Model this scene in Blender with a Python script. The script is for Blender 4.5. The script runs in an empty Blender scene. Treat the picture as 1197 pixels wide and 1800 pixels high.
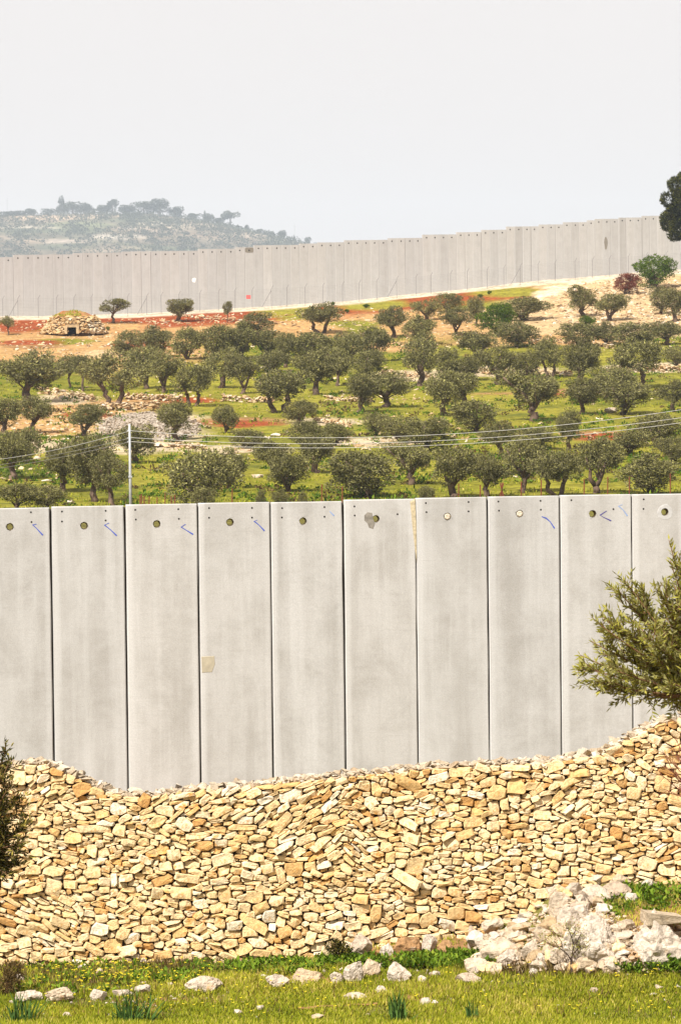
import bpy, bmesh, math, random
import numpy as np
from mathutils import Matrix, Vector, noise as mnoise

# ------------------------------------------------------------------ camera, light
SC = bpy.context.scene
COL = SC.collection
FPX, CX, CY = 6827.0, 598.5, 900.0          # focal length in photograph pixels
CAM_Z = 10.0
PITCH = math.atan(300.0 / FPX)
ROLL = math.radians(-0.64)
cam_d = bpy.data.cameras.new('camera')
cam_d.sensor_fit = 'HORIZONTAL'
cam_d.sensor_width = 36.0
cam_d.lens = 36.0 * FPX / 1197.0
cam_d.clip_start = 1.0
cam_d.clip_end = 20000.0
cam = bpy.data.objects.new('camera', cam_d)
COL.objects.link(cam)
RM = Matrix.Rotation(math.pi / 2 - PITCH, 3, 'X') @ Matrix.Rotation(ROLL, 3, 'Z')
cam.matrix_world = Matrix.Translation((0, 0, CAM_Z)) @ RM.to_4x4()
SC.camera = cam

SUN_EL, SUN_AZ = math.radians(50), math.radians(218)    # azimuth clockwise from +Y
w = bpy.data.worlds.new('World')
SC.world = w
w.use_nodes = True
wn, wl = w.node_tree.nodes, w.node_tree.links
wn.clear()
sky = wn.new('ShaderNodeTexSky')
sky.sky_type = 'NISHITA'
sky.sun_disc = False
sky.sun_elevation = SUN_EL
sky.sun_rotation = SUN_AZ
sky.altitude = 700
sky.air_density = 1.0
sky.dust_density = 6.0
sky.ozone_density = 1.0
hs = wn.new('ShaderNodeHueSaturation')
hs.inputs['Saturation'].default_value = 0.10
hs.inputs['Value'].default_value = 1.0
bg = wn.new('ShaderNodeBackground')
bg.inputs['Strength'].default_value = 0.092
wo = wn.new('ShaderNodeOutputWorld')
wl.new(sky.outputs[0], hs.inputs['Color'])
hz = wn.new('ShaderNodeMix')          # bright, evenly hazy white sky over a thin Nishita tint
hz.data_type = 'RGBA'
hz.inputs[0].default_value = 0.86
hz.inputs[7].default_value = (5.6, 5.28, 5.12, 1)
wl.new(hs.outputs[0], hz.inputs[6])
wl.new(hz.outputs[2], bg.inputs['Color'])
wl.new(bg.outputs[0], wo.inputs['Surface'])

sun_d = bpy.data.lights.new('sun', 'SUN')
sun_d.energy = 4.9
sun_d.angle = math.radians(0.5)
sun_d.color = (1.0, 0.965, 0.91)
sun = bpy.data.objects.new('sun', sun_d)
COL.objects.link(sun)
sdir = Vector((math.sin(SUN_AZ) * math.cos(SUN_EL), math.cos(SUN_AZ) * math.cos(SUN_EL), math.sin(SUN_EL)))
sun.rotation_euler = sdir.to_track_quat('Z', 'Y').to_euler()
sun.location = (0, 0, 60)

SC.view_settings.view_transform = 'Standard'
SC.view_settings.look = 'None'
SC.view_settings.exposure = 0.86
SC.view_settings.gamma = 1.0
SC.view_settings.use_curve_mapping = False
SC.render.engine = 'CYCLES'
SC.cycles.max_bounces = 6
SC.cycles.diffuse_bounces = 3
SC.cycles.volume_bounces = 0
SC.cycles.transparent_max_bounces = 8

# ------------------------------------------------------------------ pixel <-> place helpers
RN = np.array(RM)
CL = np.array([0, 0, CAM_Z])


def atn(px, py, d):
    """world points on the photograph's sight lines at depth y = d (arrays)"""
    px, py, d = np.broadcast_arrays(np.asarray(px, float), np.asarray(py, float), np.asarray(d, float))
    v = np.stack([(px - CX) / FPX, (CY - py) / FPX, -np.ones_like(px)], -1) @ RN.T
    return CL + v * (d / v[..., 1])[..., None]


def at(px, py, d):
    return Vector(atn(px, py, d).tolist())


def pxof(p):
    v = (np.asarray(p, float) - CL) @ RN
    return CX - FPX * v[..., 0] / v[..., 2], CY + FPX * v[..., 1] / v[..., 2]


rng = np.random.default_rng(7)
rnd = random.Random(11)


def vnoise(p, sc=1.0, seed=0):
    """smooth value noise on an (n,2) or (n,3) array, -1..1"""
    p = np.asarray(p, float) * sc + seed * 17.31
    n = p.shape[-1]
    i = np.floor(p).astype(np.int64)
    f = p - i
    f = f * f * (3 - 2 * f)
    out = np.zeros(p.shape[:-1])
    for c in range(2 ** n):
        h = np.zeros(p.shape[:-1], np.int64)
        wgt = np.ones(p.shape[:-1])
        for k in range(n):
            b = (c >> k) & 1
            h = h * 7349 + (i[..., k] + b) * (92821 + 6151 * k)
            wgt = wgt * (f[..., k] if b else 1 - f[..., k])
        h = (h ^ (h >> 13)) * 1274126177
        h = (h ^ (h >> 16)) & 0xFFFF
        out += wgt * (h / 32767.5 - 1)
    return out


def fbm(p, sc=1.0, seed=0, o=4):
    a, s, t = 1.0, 0.0, 0.0
    for k in range(o):
        s = s + a * vnoise(p, sc * 2 ** k, seed + k)
        t += a
        a *= 0.5
    return s / t


# ------------------------------------------------------------------ mesh helpers
class MB:
    """collects shapes and links them as one mesh"""

    def __init__(self):
        self.v, self.f, self.t, self.n = [], [], [], 0

    def add(self, v, f, tone=0.5):
        v = np.asarray(v, float).reshape(-1, 3)
        self.v.append(v)
        self.f.extend([tuple(int(i) + self.n for i in q) for q in f])
        self.t.append(np.full(len(v), tone) if np.isscalar(tone) else np.asarray(tone, float))
        self.n += len(v)

    def mesh(self, name, mats, smooth=False):
        me = bpy.data.meshes.new(name)
        v = np.concatenate(self.v) if self.v else np.zeros((0, 3))
        me.from_pydata(v.tolist(), [], self.f)
        at_ = me.attributes.new('tone', 'FLOAT', 'POINT')
        if len(v):
            at_.data.foreach_set('value', np.concatenate(self.t).astype(np.float32))
        for m in (mats if isinstance(mats, (list, tuple)) else [mats]):
            me.materials.append(m)
        if smooth:
            me.polygons.foreach_set('use_smooth', [True] * len(me.polygons))
        me.update()
        return me

    def build(self, name, mats, parent=None, smooth=False):
        return link(name, self.mesh(name, mats, smooth), parent)

    def box(self, c, s, rz=0.0, tone=0.5):
        x, y, z = [k / 2 for k in s]
        v = np.array([(a * x, b * y, e * z) for a in (-1, 1) for b in (-1, 1) for e in (-1, 1)])
        cr, sr = math.cos(rz), math.sin(rz)
        v = v @ np.array([[cr, sr, 0], [-sr, cr, 0], [0, 0, 1]]) + np.asarray(c, float)
        self.add(v, [(0, 1, 3, 2), (4, 6, 7, 5), (0, 4, 5, 1), (2, 3, 7, 6), (0, 2, 6, 4), (1, 5, 7, 3)], tone)

    def tube(self, pts, rad, ns=6, cap=True, tone=0.5):
        pts = np.asarray(pts, float)
        n = len(pts)
        rad = np.broadcast_to(np.asarray(rad, float), (n,))
        ring, vs = None, []
        for i in range(n):
            d = pts[min(i + 1, n - 1)] - pts[max(i - 1, 0)]
            d = d / (np.linalg.norm(d) + 1e-9)
            if ring is None:
                a = np.cross(d, (0, 0, 1) if abs(d[2]) < 0.9 else (1, 0, 0))
            else:
                a = ring - d * np.dot(ring, d)
            a = a / (np.linalg.norm(a) + 1e-9)
            ring = a
            b = np.cross(d, a)
            for k in range(ns):
                th = 2 * math.pi * k / ns
                vs.append(pts[i] + rad[i] * (math.cos(th) * a + math.sin(th) * b))
        fs = []
        for i in range(n - 1):
            for k in range(ns):
                k2 = (k + 1) % ns
                fs.append((i * ns + k, i * ns + k2, (i + 1) * ns + k2, (i + 1) * ns + k))
        if cap:
            fs.append(tuple(reversed(range(ns))))
            fs.append(tuple(range((n - 1) * ns, n * ns)))
        self.add(vs, fs, tone)


def link(name, me, parent=None):
    o = bpy.data.objects.new(name, me)
    COL.objects.link(o)
    if parent is not None:
        o.parent = parent
    return o


def tag(o, label=None, cat=None, group=None, kind=None):
    for k, v in (('label', label), ('category', cat), ('group', group), ('kind', kind)):
        if v:
            o[k] = v
    return o


def thing(name, loc, label, cat, group=None, rz=0.0):
    o = bpy.data.objects.new(name, None)
    o.empty_display_size = 0.3
    COL.objects.link(o)
    o.location = loc
    o.rotation_euler = (0, 0, rz)
    return tag(o, label, cat, group)


def card_mesh(name, P, D, S, L, W, tone, mat):
    """diamond leaves as one mesh: base P, direction D, side S (all n,3)"""
    n = len(P)
    L, W = np.broadcast_to(L, (n,))[:, None], np.broadcast_to(W, (n,))[:, None]
    V = np.stack([P, P + D * L * .45 + S * W * .5, P + D * L, P + D * L * .45 - S * W * .5], 1).reshape(-1, 3)
    me = bpy.data.meshes.new(name)
    me.vertices.add(4 * n)
    me.vertices.foreach_set('co', V.astype(np.float32).ravel())
    me.loops.add(4 * n)
    me.loops.foreach_set('vertex_index', np.arange(4 * n, dtype=np.int32))
    me.polygons.add(n)
    me.polygons.foreach_set('loop_start', np.arange(0, 4 * n, 4, dtype=np.int32))
    me.polygons.foreach_set('loop_total', np.full(n, 4, dtype=np.int32))
    a = me.attributes.new('tone', 'FLOAT', 'POINT')
    a.data.foreach_set('value', np.repeat(np.broadcast_to(tone, (n,)), 4).astype(np.float32))
    me.materials.append(mat)
    me.update()
    me.validate()
    return me


def unit(v):
    return v / (np.linalg.norm(v, axis=-1, keepdims=True) + 1e-9)


def rand_dirs(n, r=rng):
    return unit(r.normal(size=(n, 3)))


def side_of(D, r=rng):
    return unit(np.cross(D, rand_dirs(len(D), r)))


# ------------------------------------------------------------------ materials
class NT:
    def __init__(self, name, rough=0.9, spec=0.2):
        self.m = bpy.data.materials.new(name)
        self.m.use_nodes = True
        self.t = self.m.node_tree
        self.t.nodes.clear()
        self.out = self.n('ShaderNodeOutputMaterial')
        self.b = self.n('ShaderNodeBsdfPrincipled')
        self.b.inputs['Roughness'].default_value = rough
        self.b.inputs['Specular IOR Level'].default_value = spec
        self.l(self.b.outputs[0], self.out.inputs['Surface'])

    def n(self, t, **kw):
        o = self.t.nodes.new(t)
        for k, v in kw.items():
            setattr(o, k, v)
        return o

    def l(self, a, b):
        self.t.links.new(a, b)

    def attr(self, nm='tone'):
        return self.n('ShaderNodeAttribute', attribute_name=nm).outputs['Fac']

    def coord(self, scale=(1, 1, 1), kind='Object', rnd_off=False):
        tc = self.n('ShaderNodeTexCoord')
        mp = self.n('ShaderNodeMapping')
        mp.inputs['Scale'].default_value = scale
        self.l(tc.outputs[kind], mp.inputs['Vector'])
        if rnd_off:
            oi = self.n('ShaderNodeObjectInfo')
            k = self.n('ShaderNodeMath', operation='MULTIPLY')
            k.inputs[1].default_value = 61.0
            self.l(oi.outputs['Random'], k.inputs[0])
            cb = self.n('ShaderNodeCombineXYZ')
            for i in range(3):
                self.l(k.outputs[0], cb.inputs[i])
            self.l(cb.outputs[0], mp.inputs['Location'])
        return mp.outputs[0]

    def noise(self, vec, scale, detail=4, rough=.55, dist=0.0):
        o = self.n('ShaderNodeTexNoise')
        o.inputs['Scale'].default_value = scale
        o.inputs['Detail'].default_value = detail
        o.inputs['Roughness'].default_value = rough
        o.inputs['Distortion'].default_value = dist
        self.l(vec, o.inputs['Vector'])
        return o.outputs['Fac']

    def ramp(self, fac, stops, interp='LINEAR'):
        o = self.n('ShaderNodeValToRGB')
        cr = o.color_ramp
        cr.interpolation = interp
        while len(cr.elements) < len(stops):
            cr.elements.new(0.5)
        for e, (p, c) in zip(cr.elements, stops):
            e.position = p
            e.color = (c, c, c, 1) if np.isscalar(c) else (*c, 1)
        self.l(fac, o.inputs[0])
        return o.outputs[0]

    def mix(self, fac, a, b, mode='MIX'):
        o = self.n('ShaderNodeMix', data_type='RGBA', blend_type=mode)
        for sock, v in ((o.inputs[0], fac), (o.inputs[6], a), (o.inputs[7], b)):
            if hasattr(v, 'is_linked') or hasattr(v, 'node'):
                self.l(v, sock)
            elif np.isscalar(v):
                sock.default_value = v
            else:
                sock.default_value = (*v, 1)
        return o.outputs[2]

    def bump(self, h, strength=.5, dist=.02):
        o = self.n('ShaderNodeBump')
        o.inputs['Strength'].default_value = strength
        o.inputs['Distance'].default_value = dist
        self.l(h, o.inputs['Height'])
        self.l(o.outputs[0], self.b.inputs['Normal'])

    def col(self, c):
        if np.isscalar(c) or isinstance(c, tuple):
            self.b.inputs['Base Color'].default_value = (*c, 1)
        else:
            self.l(c, self.b.inputs['Base Color'])
        return self.m

    def rand(self):
        return self.n('ShaderNodeObjectInfo').outputs['Random']


def mat_leaf(name, stops, randamp=.25, back=None, transl=.25):
    k = NT(name, rough=.8, spec=.07)
    c = k.ramp(k.attr(), stops)
    v = k.ramp(k.rand(), [(0, 1 - randamp), (1, 1 + randamp)])
    c = k.mix(1.0, c, v, 'MULTIPLY')
    if back:
        g = k.n('ShaderNodeNewGeometry')
        c = k.mix(g.outputs['Backfacing'], c, back)
    k.col(c)
    tr = k.n('ShaderNodeBsdfTranslucent')
    k.l(c, tr.inputs['Color'])
    ms = k.n('ShaderNodeMixShader')
    ms.inputs[0].default_value = transl
    k.l(k.b.outputs[0], ms.inputs[1])
    k.l(tr.outputs[0], ms.inputs[2])
    k.l(ms.outputs[0], k.out.inputs['Surface'])
    return k.m


def mat_stone(name, stops, fine=(9, .5), stain=None, bump=(.9, .03), obj='Object'):
    k = NT(name, rough=.95, spec=.1)
    vec = k.coord(kind=obj)
    n1 = k.noise(vec, fine[0], 5, .6)
    c = k.ramp(k.attr(), stops)
    v = k.ramp(n1, [(.25, 1 - fine[1]), (.5, 1.0), (.8, 1 + fine[1] * .35)])
    c = k.mix(1.0, c, v, 'MULTIPLY')
    if stain:
        n2 = k.noise(vec, stain[0], 4, .6, .5)
        c = k.mix(k.ramp(n2, [(stain[1], 0.0), (stain[1] + .14, 1.0)]), c, stain[2])
    n3 = k.noise(vec, fine[0] * 2.5, 6, .7)
    k.bump(n3, bump[0], bump[1])
    return k.col(c)


def mat_plain(name, c, rough=.8, spec=.2, var=.15, scale=6):
    k = NT(name, rough, spec)
    n1 = k.noise(k.coord(), scale, 4)
    v = k.ramp(n1, [(.3, 1 - var), (.7, 1 + var)])
    return k.col(k.mix(1.0, c, v, 'MULTIPLY'))


def mat_concrete(name, base, dark, light, streak=1.0):
    k = NT(name, rough=.92, spec=.12)
    v0 = k.coord(rnd_off=True)
    vs = k.coord((2.6, 2.6, .16), rnd_off=True)
    vh = k.coord((.35, .35, 5.0), rnd_off=True)
    blot = k.noise(v0, .9, 8, .72, .3)
    strk = k.noise(vs, 1.0, 5, .6)
    hor = k.noise(vh, 3.0, 4, .65)
    fine = k.noise(v0, 38, 4, .7)
    c = k.mix(k.ramp(blot, [(.42, 0.0), (.66, .85)]), base, dark)
    c = k.mix(k.ramp(strk, [(.50, 0.0), (.74, .75 * streak)]), c, light)
    c = k.mix(k.ramp(strk, [(.28, .7 * streak), (.46, 0.0)]), c, dark)
    c = k.mix(k.ramp(hor, [(.60, 0.0), (.78, .45)]), c, dark)
    # pale lime margins along both edges of each panel (generated 0..1 across the width)
    tc = k.n('ShaderNodeTexCoord')
    sx = k.n('ShaderNodeSeparateXYZ')
    k.l(tc.outputs['Generated'], sx.inputs[0])
    wob = k.n('ShaderNodeMath', operation='MULTIPLY_ADD')
    wob.inputs[1].default_value = .10
    k.l(k.noise(vs, 2.2, 4), wob.inputs[0])
    k.l(sx.outputs[0], wob.inputs[2])
    e1 = k.ramp(wob.outputs[0], [(.04, .2), (.075, .75), (.12, .55), (.16, 0.0), (.95, 0.0), (1.0, .3)])
    c = k.mix(e1, c, light)
    vor = k.n('ShaderNodeTexVoronoi')
    vor.inputs['Scale'].default_value = 11
    k.l(v0, vor.inputs['Vector'])
    pit = k.ramp(vor.outputs['Distance'], [(.035, 1.0), (.08, 0.0)])
    c = k.mix(k.mix(1.0, pit, k.ramp(fine, [(.45, 0.0), (.55, .8)]), 'MULTIPLY'), c, (.14, .12, .10))
    rv = k.ramp(k.rand(), [(0, (.955, .95, .94)), (.5, (1, .995, .98)), (1, (1.04, 1.025, 1.0))])
    c = k.mix(1.0, c, rv, 'MULTIPLY')
    v = k.ramp(fine, [(.3, .88), (.7, 1.08)])
    c = k.mix(1.0, c, v, 'MULTIPLY')
    k.bump(k.mix(.5, hor, fine), .35, .012)
    return k.col(c)


M_CONC = mat_concrete('concrete', (.396, .385, .370), (.305, .292, .272), (.48, .473, .462))
M_CONCFAR = mat_concrete('weathered_concrete', (.405, .394, .384), (.36, .349, .338), (.44, .431, .422))
M_JOINT = mat_plain('joint_mortar', (.10, .085, .07))
M_STONE = mat_stone('golden_limestone', [(0, (.48, .26, .09)), (.15, (.60, .39, .165)), (.45, (.69, .495, .255)), (.8, (.71, .55, .335)), (1, (.71, .60, .44))], (11, .55), (5.0, .55, (.56, .29, .085)))
M_COPING = mat_stone('grey_shade_coping_stone', [(0, (.30, .22, .14)), (.5, (.42, .34, .24)), (1, (.52, .45, .36))], (9, .5), (4.0, .58, (.30, .20, .11)))  # greyish beige rubble, its colour darkened for shade along the wall top
M_HUT = mat_stone('hut_limestone', [(0, (.26, .135, .05)), (.4, (.40, .265, .125)), (.75, (.47, .345, .20)), (1, (.50, .42, .31))], (3, .5), bump=(.4, .05))
M_CORE = mat_plain('wall_core_earth', (.075, .042, .022), var=.4, scale=12)
M_PALE = mat_stone('pale_limestone', [(0, (.38, .26, .14)), (.4, (.50, .38, .25)), (1, (.56, .48, .39))], (7, .6), (2.6, .55, (.42, .24, .10)), bump=(1, .05))
M_WHITE = mat_stone('white_limestone', [(0, (.36, .26, .17)), (.5, (.53, .43, .33)), (1, (.60, .52, .43))], (8, .55), (3.4, .58, (.40, .26, .14)), bump=(1, .05))
M_HEAP = mat_stone('grey_heap_stone', [(0, (.16, .12, .08)), (.6, (.25, .20, .15)), (1, (.35, .295, .235))], (3, .5), bump=(.4, .05))
M_RUST = mat_stone('iron_stained_limestone', [(0, (.28, .14, .055)), (1, (.42, .25, .12))], (9, .6), (4, .55, (.46, .36, .26)), bump=(1, .05))
M_FIELDSTONE = mat_stone('field_limestone', [(0, (.33, .20, .10)), (.5, (.44, .32, .18)), (1, (.52, .44, .34))], (2.5, .45), bump=(.3, .05))
M_TWIG = mat_plain('olive_twig', (.16, .085, .04))
M_BARK = mat_plain('olive_bark', (.115, .075, .05), var=.5, scale=9)
M_STEEL = mat_plain('galvanised_steel', (.36, .36, .355), rough=.5, spec=.5)
M_DULL = mat_plain('dull_grey_steel', (.20, .195, .19), rough=.6)
M_WIRE = mat_plain('aluminium_wire', (.40, .38, .34), rough=.5, spec=.5)
M_RUSTY = mat_plain('rusty_iron', (.16, .045, .02))
M_DARK = mat_plain('dark_socket', (.025, .022, .02))
M_BLUE = mat_plain('blue_spray_paint', (.05, .085, .38))
M_PALEBLUE = mat_plain('faded_blue_paint', (.22, .30, .50))
M_VIOLET = mat_plain('violet_spray_paint', (.07, .06, .22))
M_RED = mat_plain('red_sign_paint', (.62, .03, .03))
M_WPAINT = mat_plain('white_paint', (.80, .79, .76))
M_OCHRE = mat_plain('ochre_mortar', (.36, .315, .23))
M_FOAM = mat_plain('yellow_foam', (.43, .36, .235), var=.3, scale=14)
M_SMEAR = mat_plain('grey_mortar_smear', (.20, .18, .15), var=.3, scale=14)
M_LIME = mat_plain('lime_bloom', (.41, .40, .385), var=.12, scale=14)
M_LINING = mat_plain('hole_shade_brown', (.17, .12, .06), var=.4, scale=20)  # dark brown stands in for the shade inside the panel holes
M_PLUG = mat_plain('pale_mortar_plug', (.50, .43, .33), var=.3, scale=20)
M_OLIVE = mat_leaf('olive_foliage', [(0, (.022, .021, .005)), (.4, (.104, .099, .023)), (1, (.35, .32, .115))], .28, (.15, .135, .06), .12)
M_FIG = mat_leaf('bright_green_foliage', [(0, (.014, .032, .003)), (.5, (.062, .105, .007)), (1, (.15, .20, .018))], .1)
M_PINE = mat_leaf('pine_needles', [(0, (.005, .008, .001)), (.5, (.018, .023, .003)), (1, (.12, .115, .022))], .1, None, .05)
M_REDBUSH = mat_leaf('reddish_foliage', [(0, (.11, .03, .018)), (1, (.24, .08, .05))], .1)
M_FARFOL = mat_leaf('distant_foliage', [(0, (.035, .04, .025)), (1, (.085, .09, .05))], .2)
M_BRANCH = mat_leaf('near_olive_leaves', [(0, (.06, .06, .008)), (.5, (.19, .18, .022)), (1, (.38, .34, .07))], .05, (.30, .28, .10), .3)
M_SHADEBUSH = mat_leaf('dark_and_shaded_leaves', [(0, (.012, .012, .003)), (.65, (.045, .042, .008)), (1, (.30, .24, .05))], .05, None, .15)  # own dark green of the small bush; shade painted into the left olive
M_GRASS = mat_leaf('grass_blades', [(0, (.10, .135, .008)), (.4, (.235, .26, .016)), (.75, (.37, .355, .03)), (1, (.52, .42, .11))], .0, None, .3)
M_LEAFY = mat_leaf('broad_green_leaves', [(0, (.035, .075, .006)), (.6, (.12, .19, .014)), (1, (.24, .29, .03))], .05, None, .25)
M_TUFT = mat_leaf('asphodel_leaves', [(0, (.018, .042, .008)), (1, (.085, .15, .028))], .05, None, .15)
M_DRY = mat_leaf('dry_brown_leaves', [(0, (.06, .035, .012)), (.5, (.13, .085, .03)), (1, (.24, .17, .06))], .05)
M_FLOWER = mat_leaf('yellow_petals', [(0, (.55, .42, .02)), (1, (.70, .58, .04))], .0)


# ------------------------------------------------------------------ ground shapes
def fg_table():
    cols = [-400, 0, 400, 560, 650, 820, 900, 1000, 1080, 1197, 1600]
    prof = [  # (photo row, depth) from the bottom of the frame up to the stone wall's foot
        [(1800, 57.0), (1760, 59.0), (1725, 60.7), (1712, 61.3), (1700, 62.1)],
        [(1800, 57.0), (1760, 59.0), (1725, 60.7), (1710, 61.4), (1698, 62.1)],
        [(1800, 57.0), (1760, 58.9), (1725, 60.5), (1705, 61.4), (1693, 62.1)],
        [(1800, 57.0), (1760, 58.8), (1725, 60.3), (1700, 61.2), (1680, 62.1)],
        [(1800, 57.0), (1760, 58.8), (1725, 60.2), (1695, 61.1), (1662, 62.1)],
        [(1800, 57.0), (1760, 58.7), (1725, 60.0), (1690, 61.0), (1645, 62.1)],
        [(1800, 57.0), (1760, 58.6), (1722, 59.8), (1665, 60.9), (1620, 62.1)],
        [(1800, 57.0), (1760, 58.4), (1716, 59.2), (1640, 60.1), (1562, 62.1)],
        [(1800, 57.0), (1760, 58.3), (1715, 59.0), (1635, 59.7), (1555, 62.1)],
        [(1800, 57.0), (1760, 58.3), (1712, 59.0), (1630, 59.6), (1552, 62.1)],
        [(1800, 57.0), (1760, 58.3), (1712, 59.0), (1630, 59.6), (1552, 62.1)]]
    return np.array(cols, float), np.array(prof, float)


FGC, FGP = fg_table()


def fg_prof(px):
    """interpolated (rows, depths) for one photo column"""
    k = np.clip(np.searchsorted(FGC, px) - 1, 0, len(FGC) - 2)
    t = np.clip((px - FGC[k]) / (FGC[k + 1] - FGC[k]), 0, 1)
    t = t * t * (3 - 2 * t)
    return FGP[k] * (1 - t) + FGP[k + 1] * t


def fg_pt(px, py):
    p = fg_prof(px)
    d = np.interp(-py, -p[:, 0], p[:, 1])
    return atn(px, py, d)


def fg_depth_pt(px, d):
    p = fg_prof(px)
    return atn(px, np.interp(d, p[:, 1], p[:, 0]), d)


GL = np.array([(240, 903), (262, 880), (300, 800), (360, 730), (420, 660), (480, 600), (522, 556)], float)
GR = np.array([(240, 895), (262, 872), (300, 790), (360, 715), (420, 640), (480, 570), (552, 472)], float)


def gv_row(d, s):
    s = np.clip(s, -.3, 1.3)
    L = 522 + 30 * np.clip(s, 0, 1)
    u = (d - 240) / (L - 240)
    a = np.interp(240 + u * (522 - 240), GL[:, 0], GL[:, 1])
    b = np.interp(240 + u * (552 - 240), GR[:, 0], GR[:, 1])
    m = np.interp(s, [-.3, 0, .21, .5, .67, .79, .93, 1.0, 1.3], [-.05, 0, .06, .31, .56, .75, .92, .98, 1.15])
    return a * (1 - m) + b * m


def gv_depth(px, py):
    s = px / 1197.0
    ds = np.linspace(235, 552, 600)
    rows = gv_row(ds, s)
    return float(np.interp(-py, -rows, ds))


def gv_pt(px, py):
    return at(px, py, gv_depth(px, py))


def grid_mesh(name, P, mat, tone=None, attrs=None):
    ny, nx = P.shape[:2]
    idx = np.arange(ny * nx).reshape(ny, nx)
    q = np.stack([idx[:-1, :-1], idx[:-1, 1:], idx[1:, 1:], idx[1:, :-1]], -1).reshape(-1, 4)
    me = bpy.data.meshes.new(name)
    me.from_pydata(P.reshape(-1, 3).tolist(), [], q.tolist())
    me.polygons.foreach_set('use_smooth', [True] * len(me.polygons))
    for k, v in (attrs or {}).items():
        if v.ndim == 3:
            a = me.attributes.new(k, 'FLOAT_COLOR', 'POINT')
            c = np.concatenate([v.reshape(-1, 3), np.ones((v.shape[0] * v.shape[1], 1))], 1)
            a.data.foreach_set('color', c.astype(np.float32).ravel())
        else:
            a = me.attributes.new(k, 'FLOAT', 'POINT')
            a.data.foreach_set('value', v.astype(np.float32).ravel())
    me.materials.append(mat)
    me.update()
    return link(name, me)


def mat_ground(name, bump=(.5, .05), nscale=3.0, amt=.35):
    k = NT(name, rough=1.0, spec=.05)
    a = k.n('ShaderNodeAttribute', attribute_name='soil').outputs['Color']
    vec = k.coord()
    n1 = k.noise(vec, nscale, 6, .65)
    n2 = k.noise(vec, nscale * .22, 4, .6)
    c = k.mix(1.0, a, k.ramp(n1, [(.3, 1 - amt), (.7, 1 + amt)]), 'MULTIPLY')
    c = k.mix(1.0, c, k.ramp(n2, [(.3, .82), (.7, 1.15)]), 'MULTIPLY')
    k.bump(n1, *bump)
    return k.col(c)


# foreground grass slope, from under the camera to behind the concrete wall
px = np.concatenate([np.linspace(-2600, -120, 24), np.linspace(-100, 1300, 141), np.linspace(1330, 3800, 24)])
rows = []
for q in px:
    p = fg_prof(q)
    dd = np.concatenate([np.linspace(p[0, 1], p[1, 1], 8)[:-1], np.linspace(p[1, 1], p[2, 1], 8)[:-1], np.linspace(p[2, 1], p[3, 1], 10)[:-1], np.linspace(p[3, 1], p[4, 1], 8)])
    A = atn(q, np.interp(dd, p[:, 1], p[:, 0]), dd)
    x0 = (q - CX) / FPX
    near = np.array([[x0 * d if d > 20 else x0 * 20, d, A[0, 2] + (57 - d) * .137] for d in (-15, 0, 10, 20, 30, 40, 48, 53)])
    zz = A[-1, 2]
    far = np.array([[x0 * d, d, z] for d, z in ((62.6, zz), (63.3, zz * .9), (64.5, zz * .5 + .1), (70, .05), (77, 0), (83, -.06))])
    rows.append(np.concatenate([near, A, far]))
P = np.stack(rows, 1)
P[..., 2] += .035 * fbm(P[..., :2], .9, 3) * (np.abs(P[..., 1] - 60) < 3)
g = fbm(P[..., :2], .8, 5)[..., None]
soil = np.where(g > .12, np.array([.23, .13, .055]), np.array([.14, .125, .03]))
ground_fg = grid_mesh('grass_slope', P, mat_ground('meadow_soil', (.6, .03), 9, .4), attrs={'soil': soil})
tag(ground_fg, kind='structure')

# olive grove slope up to the far wall and down behind it
pxs = np.linspace(-1500, 2700, 281)
ss = pxs / 1197
R = []
for q, s in zip(pxs, ss):
    sc_ = np.clip(s, -.3, 1.3)
    L = 522 + 30 * np.clip(s, 0, 1)
    d = np.concatenate([np.array([82.5, 110, 150, 190, 220]), np.linspace(240, L, 190)])
    y = np.concatenate([np.full(5, 900.), gv_row(d[5:], s)])
    A = atn(q, y, d)
    z240 = A[5, 2]
    for k, t in enumerate((0, .3, .6, .85, .95)):
        A[k, 2] = -.08 + (z240 + .3 - .08) * t - .9 * math.sin(t * math.pi)
    e = A[-1]
    B = np.array([[e[0] * (1 + x / e[1]), e[1] + x, e[2] + z] for x, z in ((6, 0), (14, -1), (60, -8), (140, -30))])
    R.append(np.concatenate([A, B]))
P = np.stack(R, 1)
GPX, GPY = pxof(P)
nz = fbm(P[..., :2], .06, 9)
nf = fbm(P[..., :2], .35, 4)
P[..., 2] += .12 * nf
GREEN = np.array([.145, .138, .014])
DGREEN = np.array([.068, .078, .012])
YGREEN = np.array([.195, .172, .022])
REDE = np.array([.215, .050, .016])
OCHRE = np.array([.34, .20, .08])
SAND = np.array([.39, .27, .14])
PSTONE = np.array([.38, .30, .19])
BRN = np.array([.23, .125, .05])
TRACK = np.array([.55, .43, .29])
soil = GREEN + (YGREEN - GREEN) * np.clip(nz * 1.6 + .5, 0, 1)[..., None]
soil = soil + (DGREEN - soil) * (np.clip(nf * 2 - .15, 0, 1) * .85)[..., None]
soil = soil + (np.array([.10, .085, .022]) - soil) * np.clip((243 - P[..., 1]) / 5, 0, 1)[..., None]


def blob(cx, cy, rx, ry, colr, amt=1.0, edge=.35):
    global soil
    r = np.sqrt(((GPX - cx) / rx) ** 2 + ((GPY - cy) / ry) ** 2) + .35 * nf + .25 * nz
    wgt = np.clip((1 + edge / 2 - r) / edge, 0, 1) * amt
    soil = soil + (colr - soil) * wgt[..., None]


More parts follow.
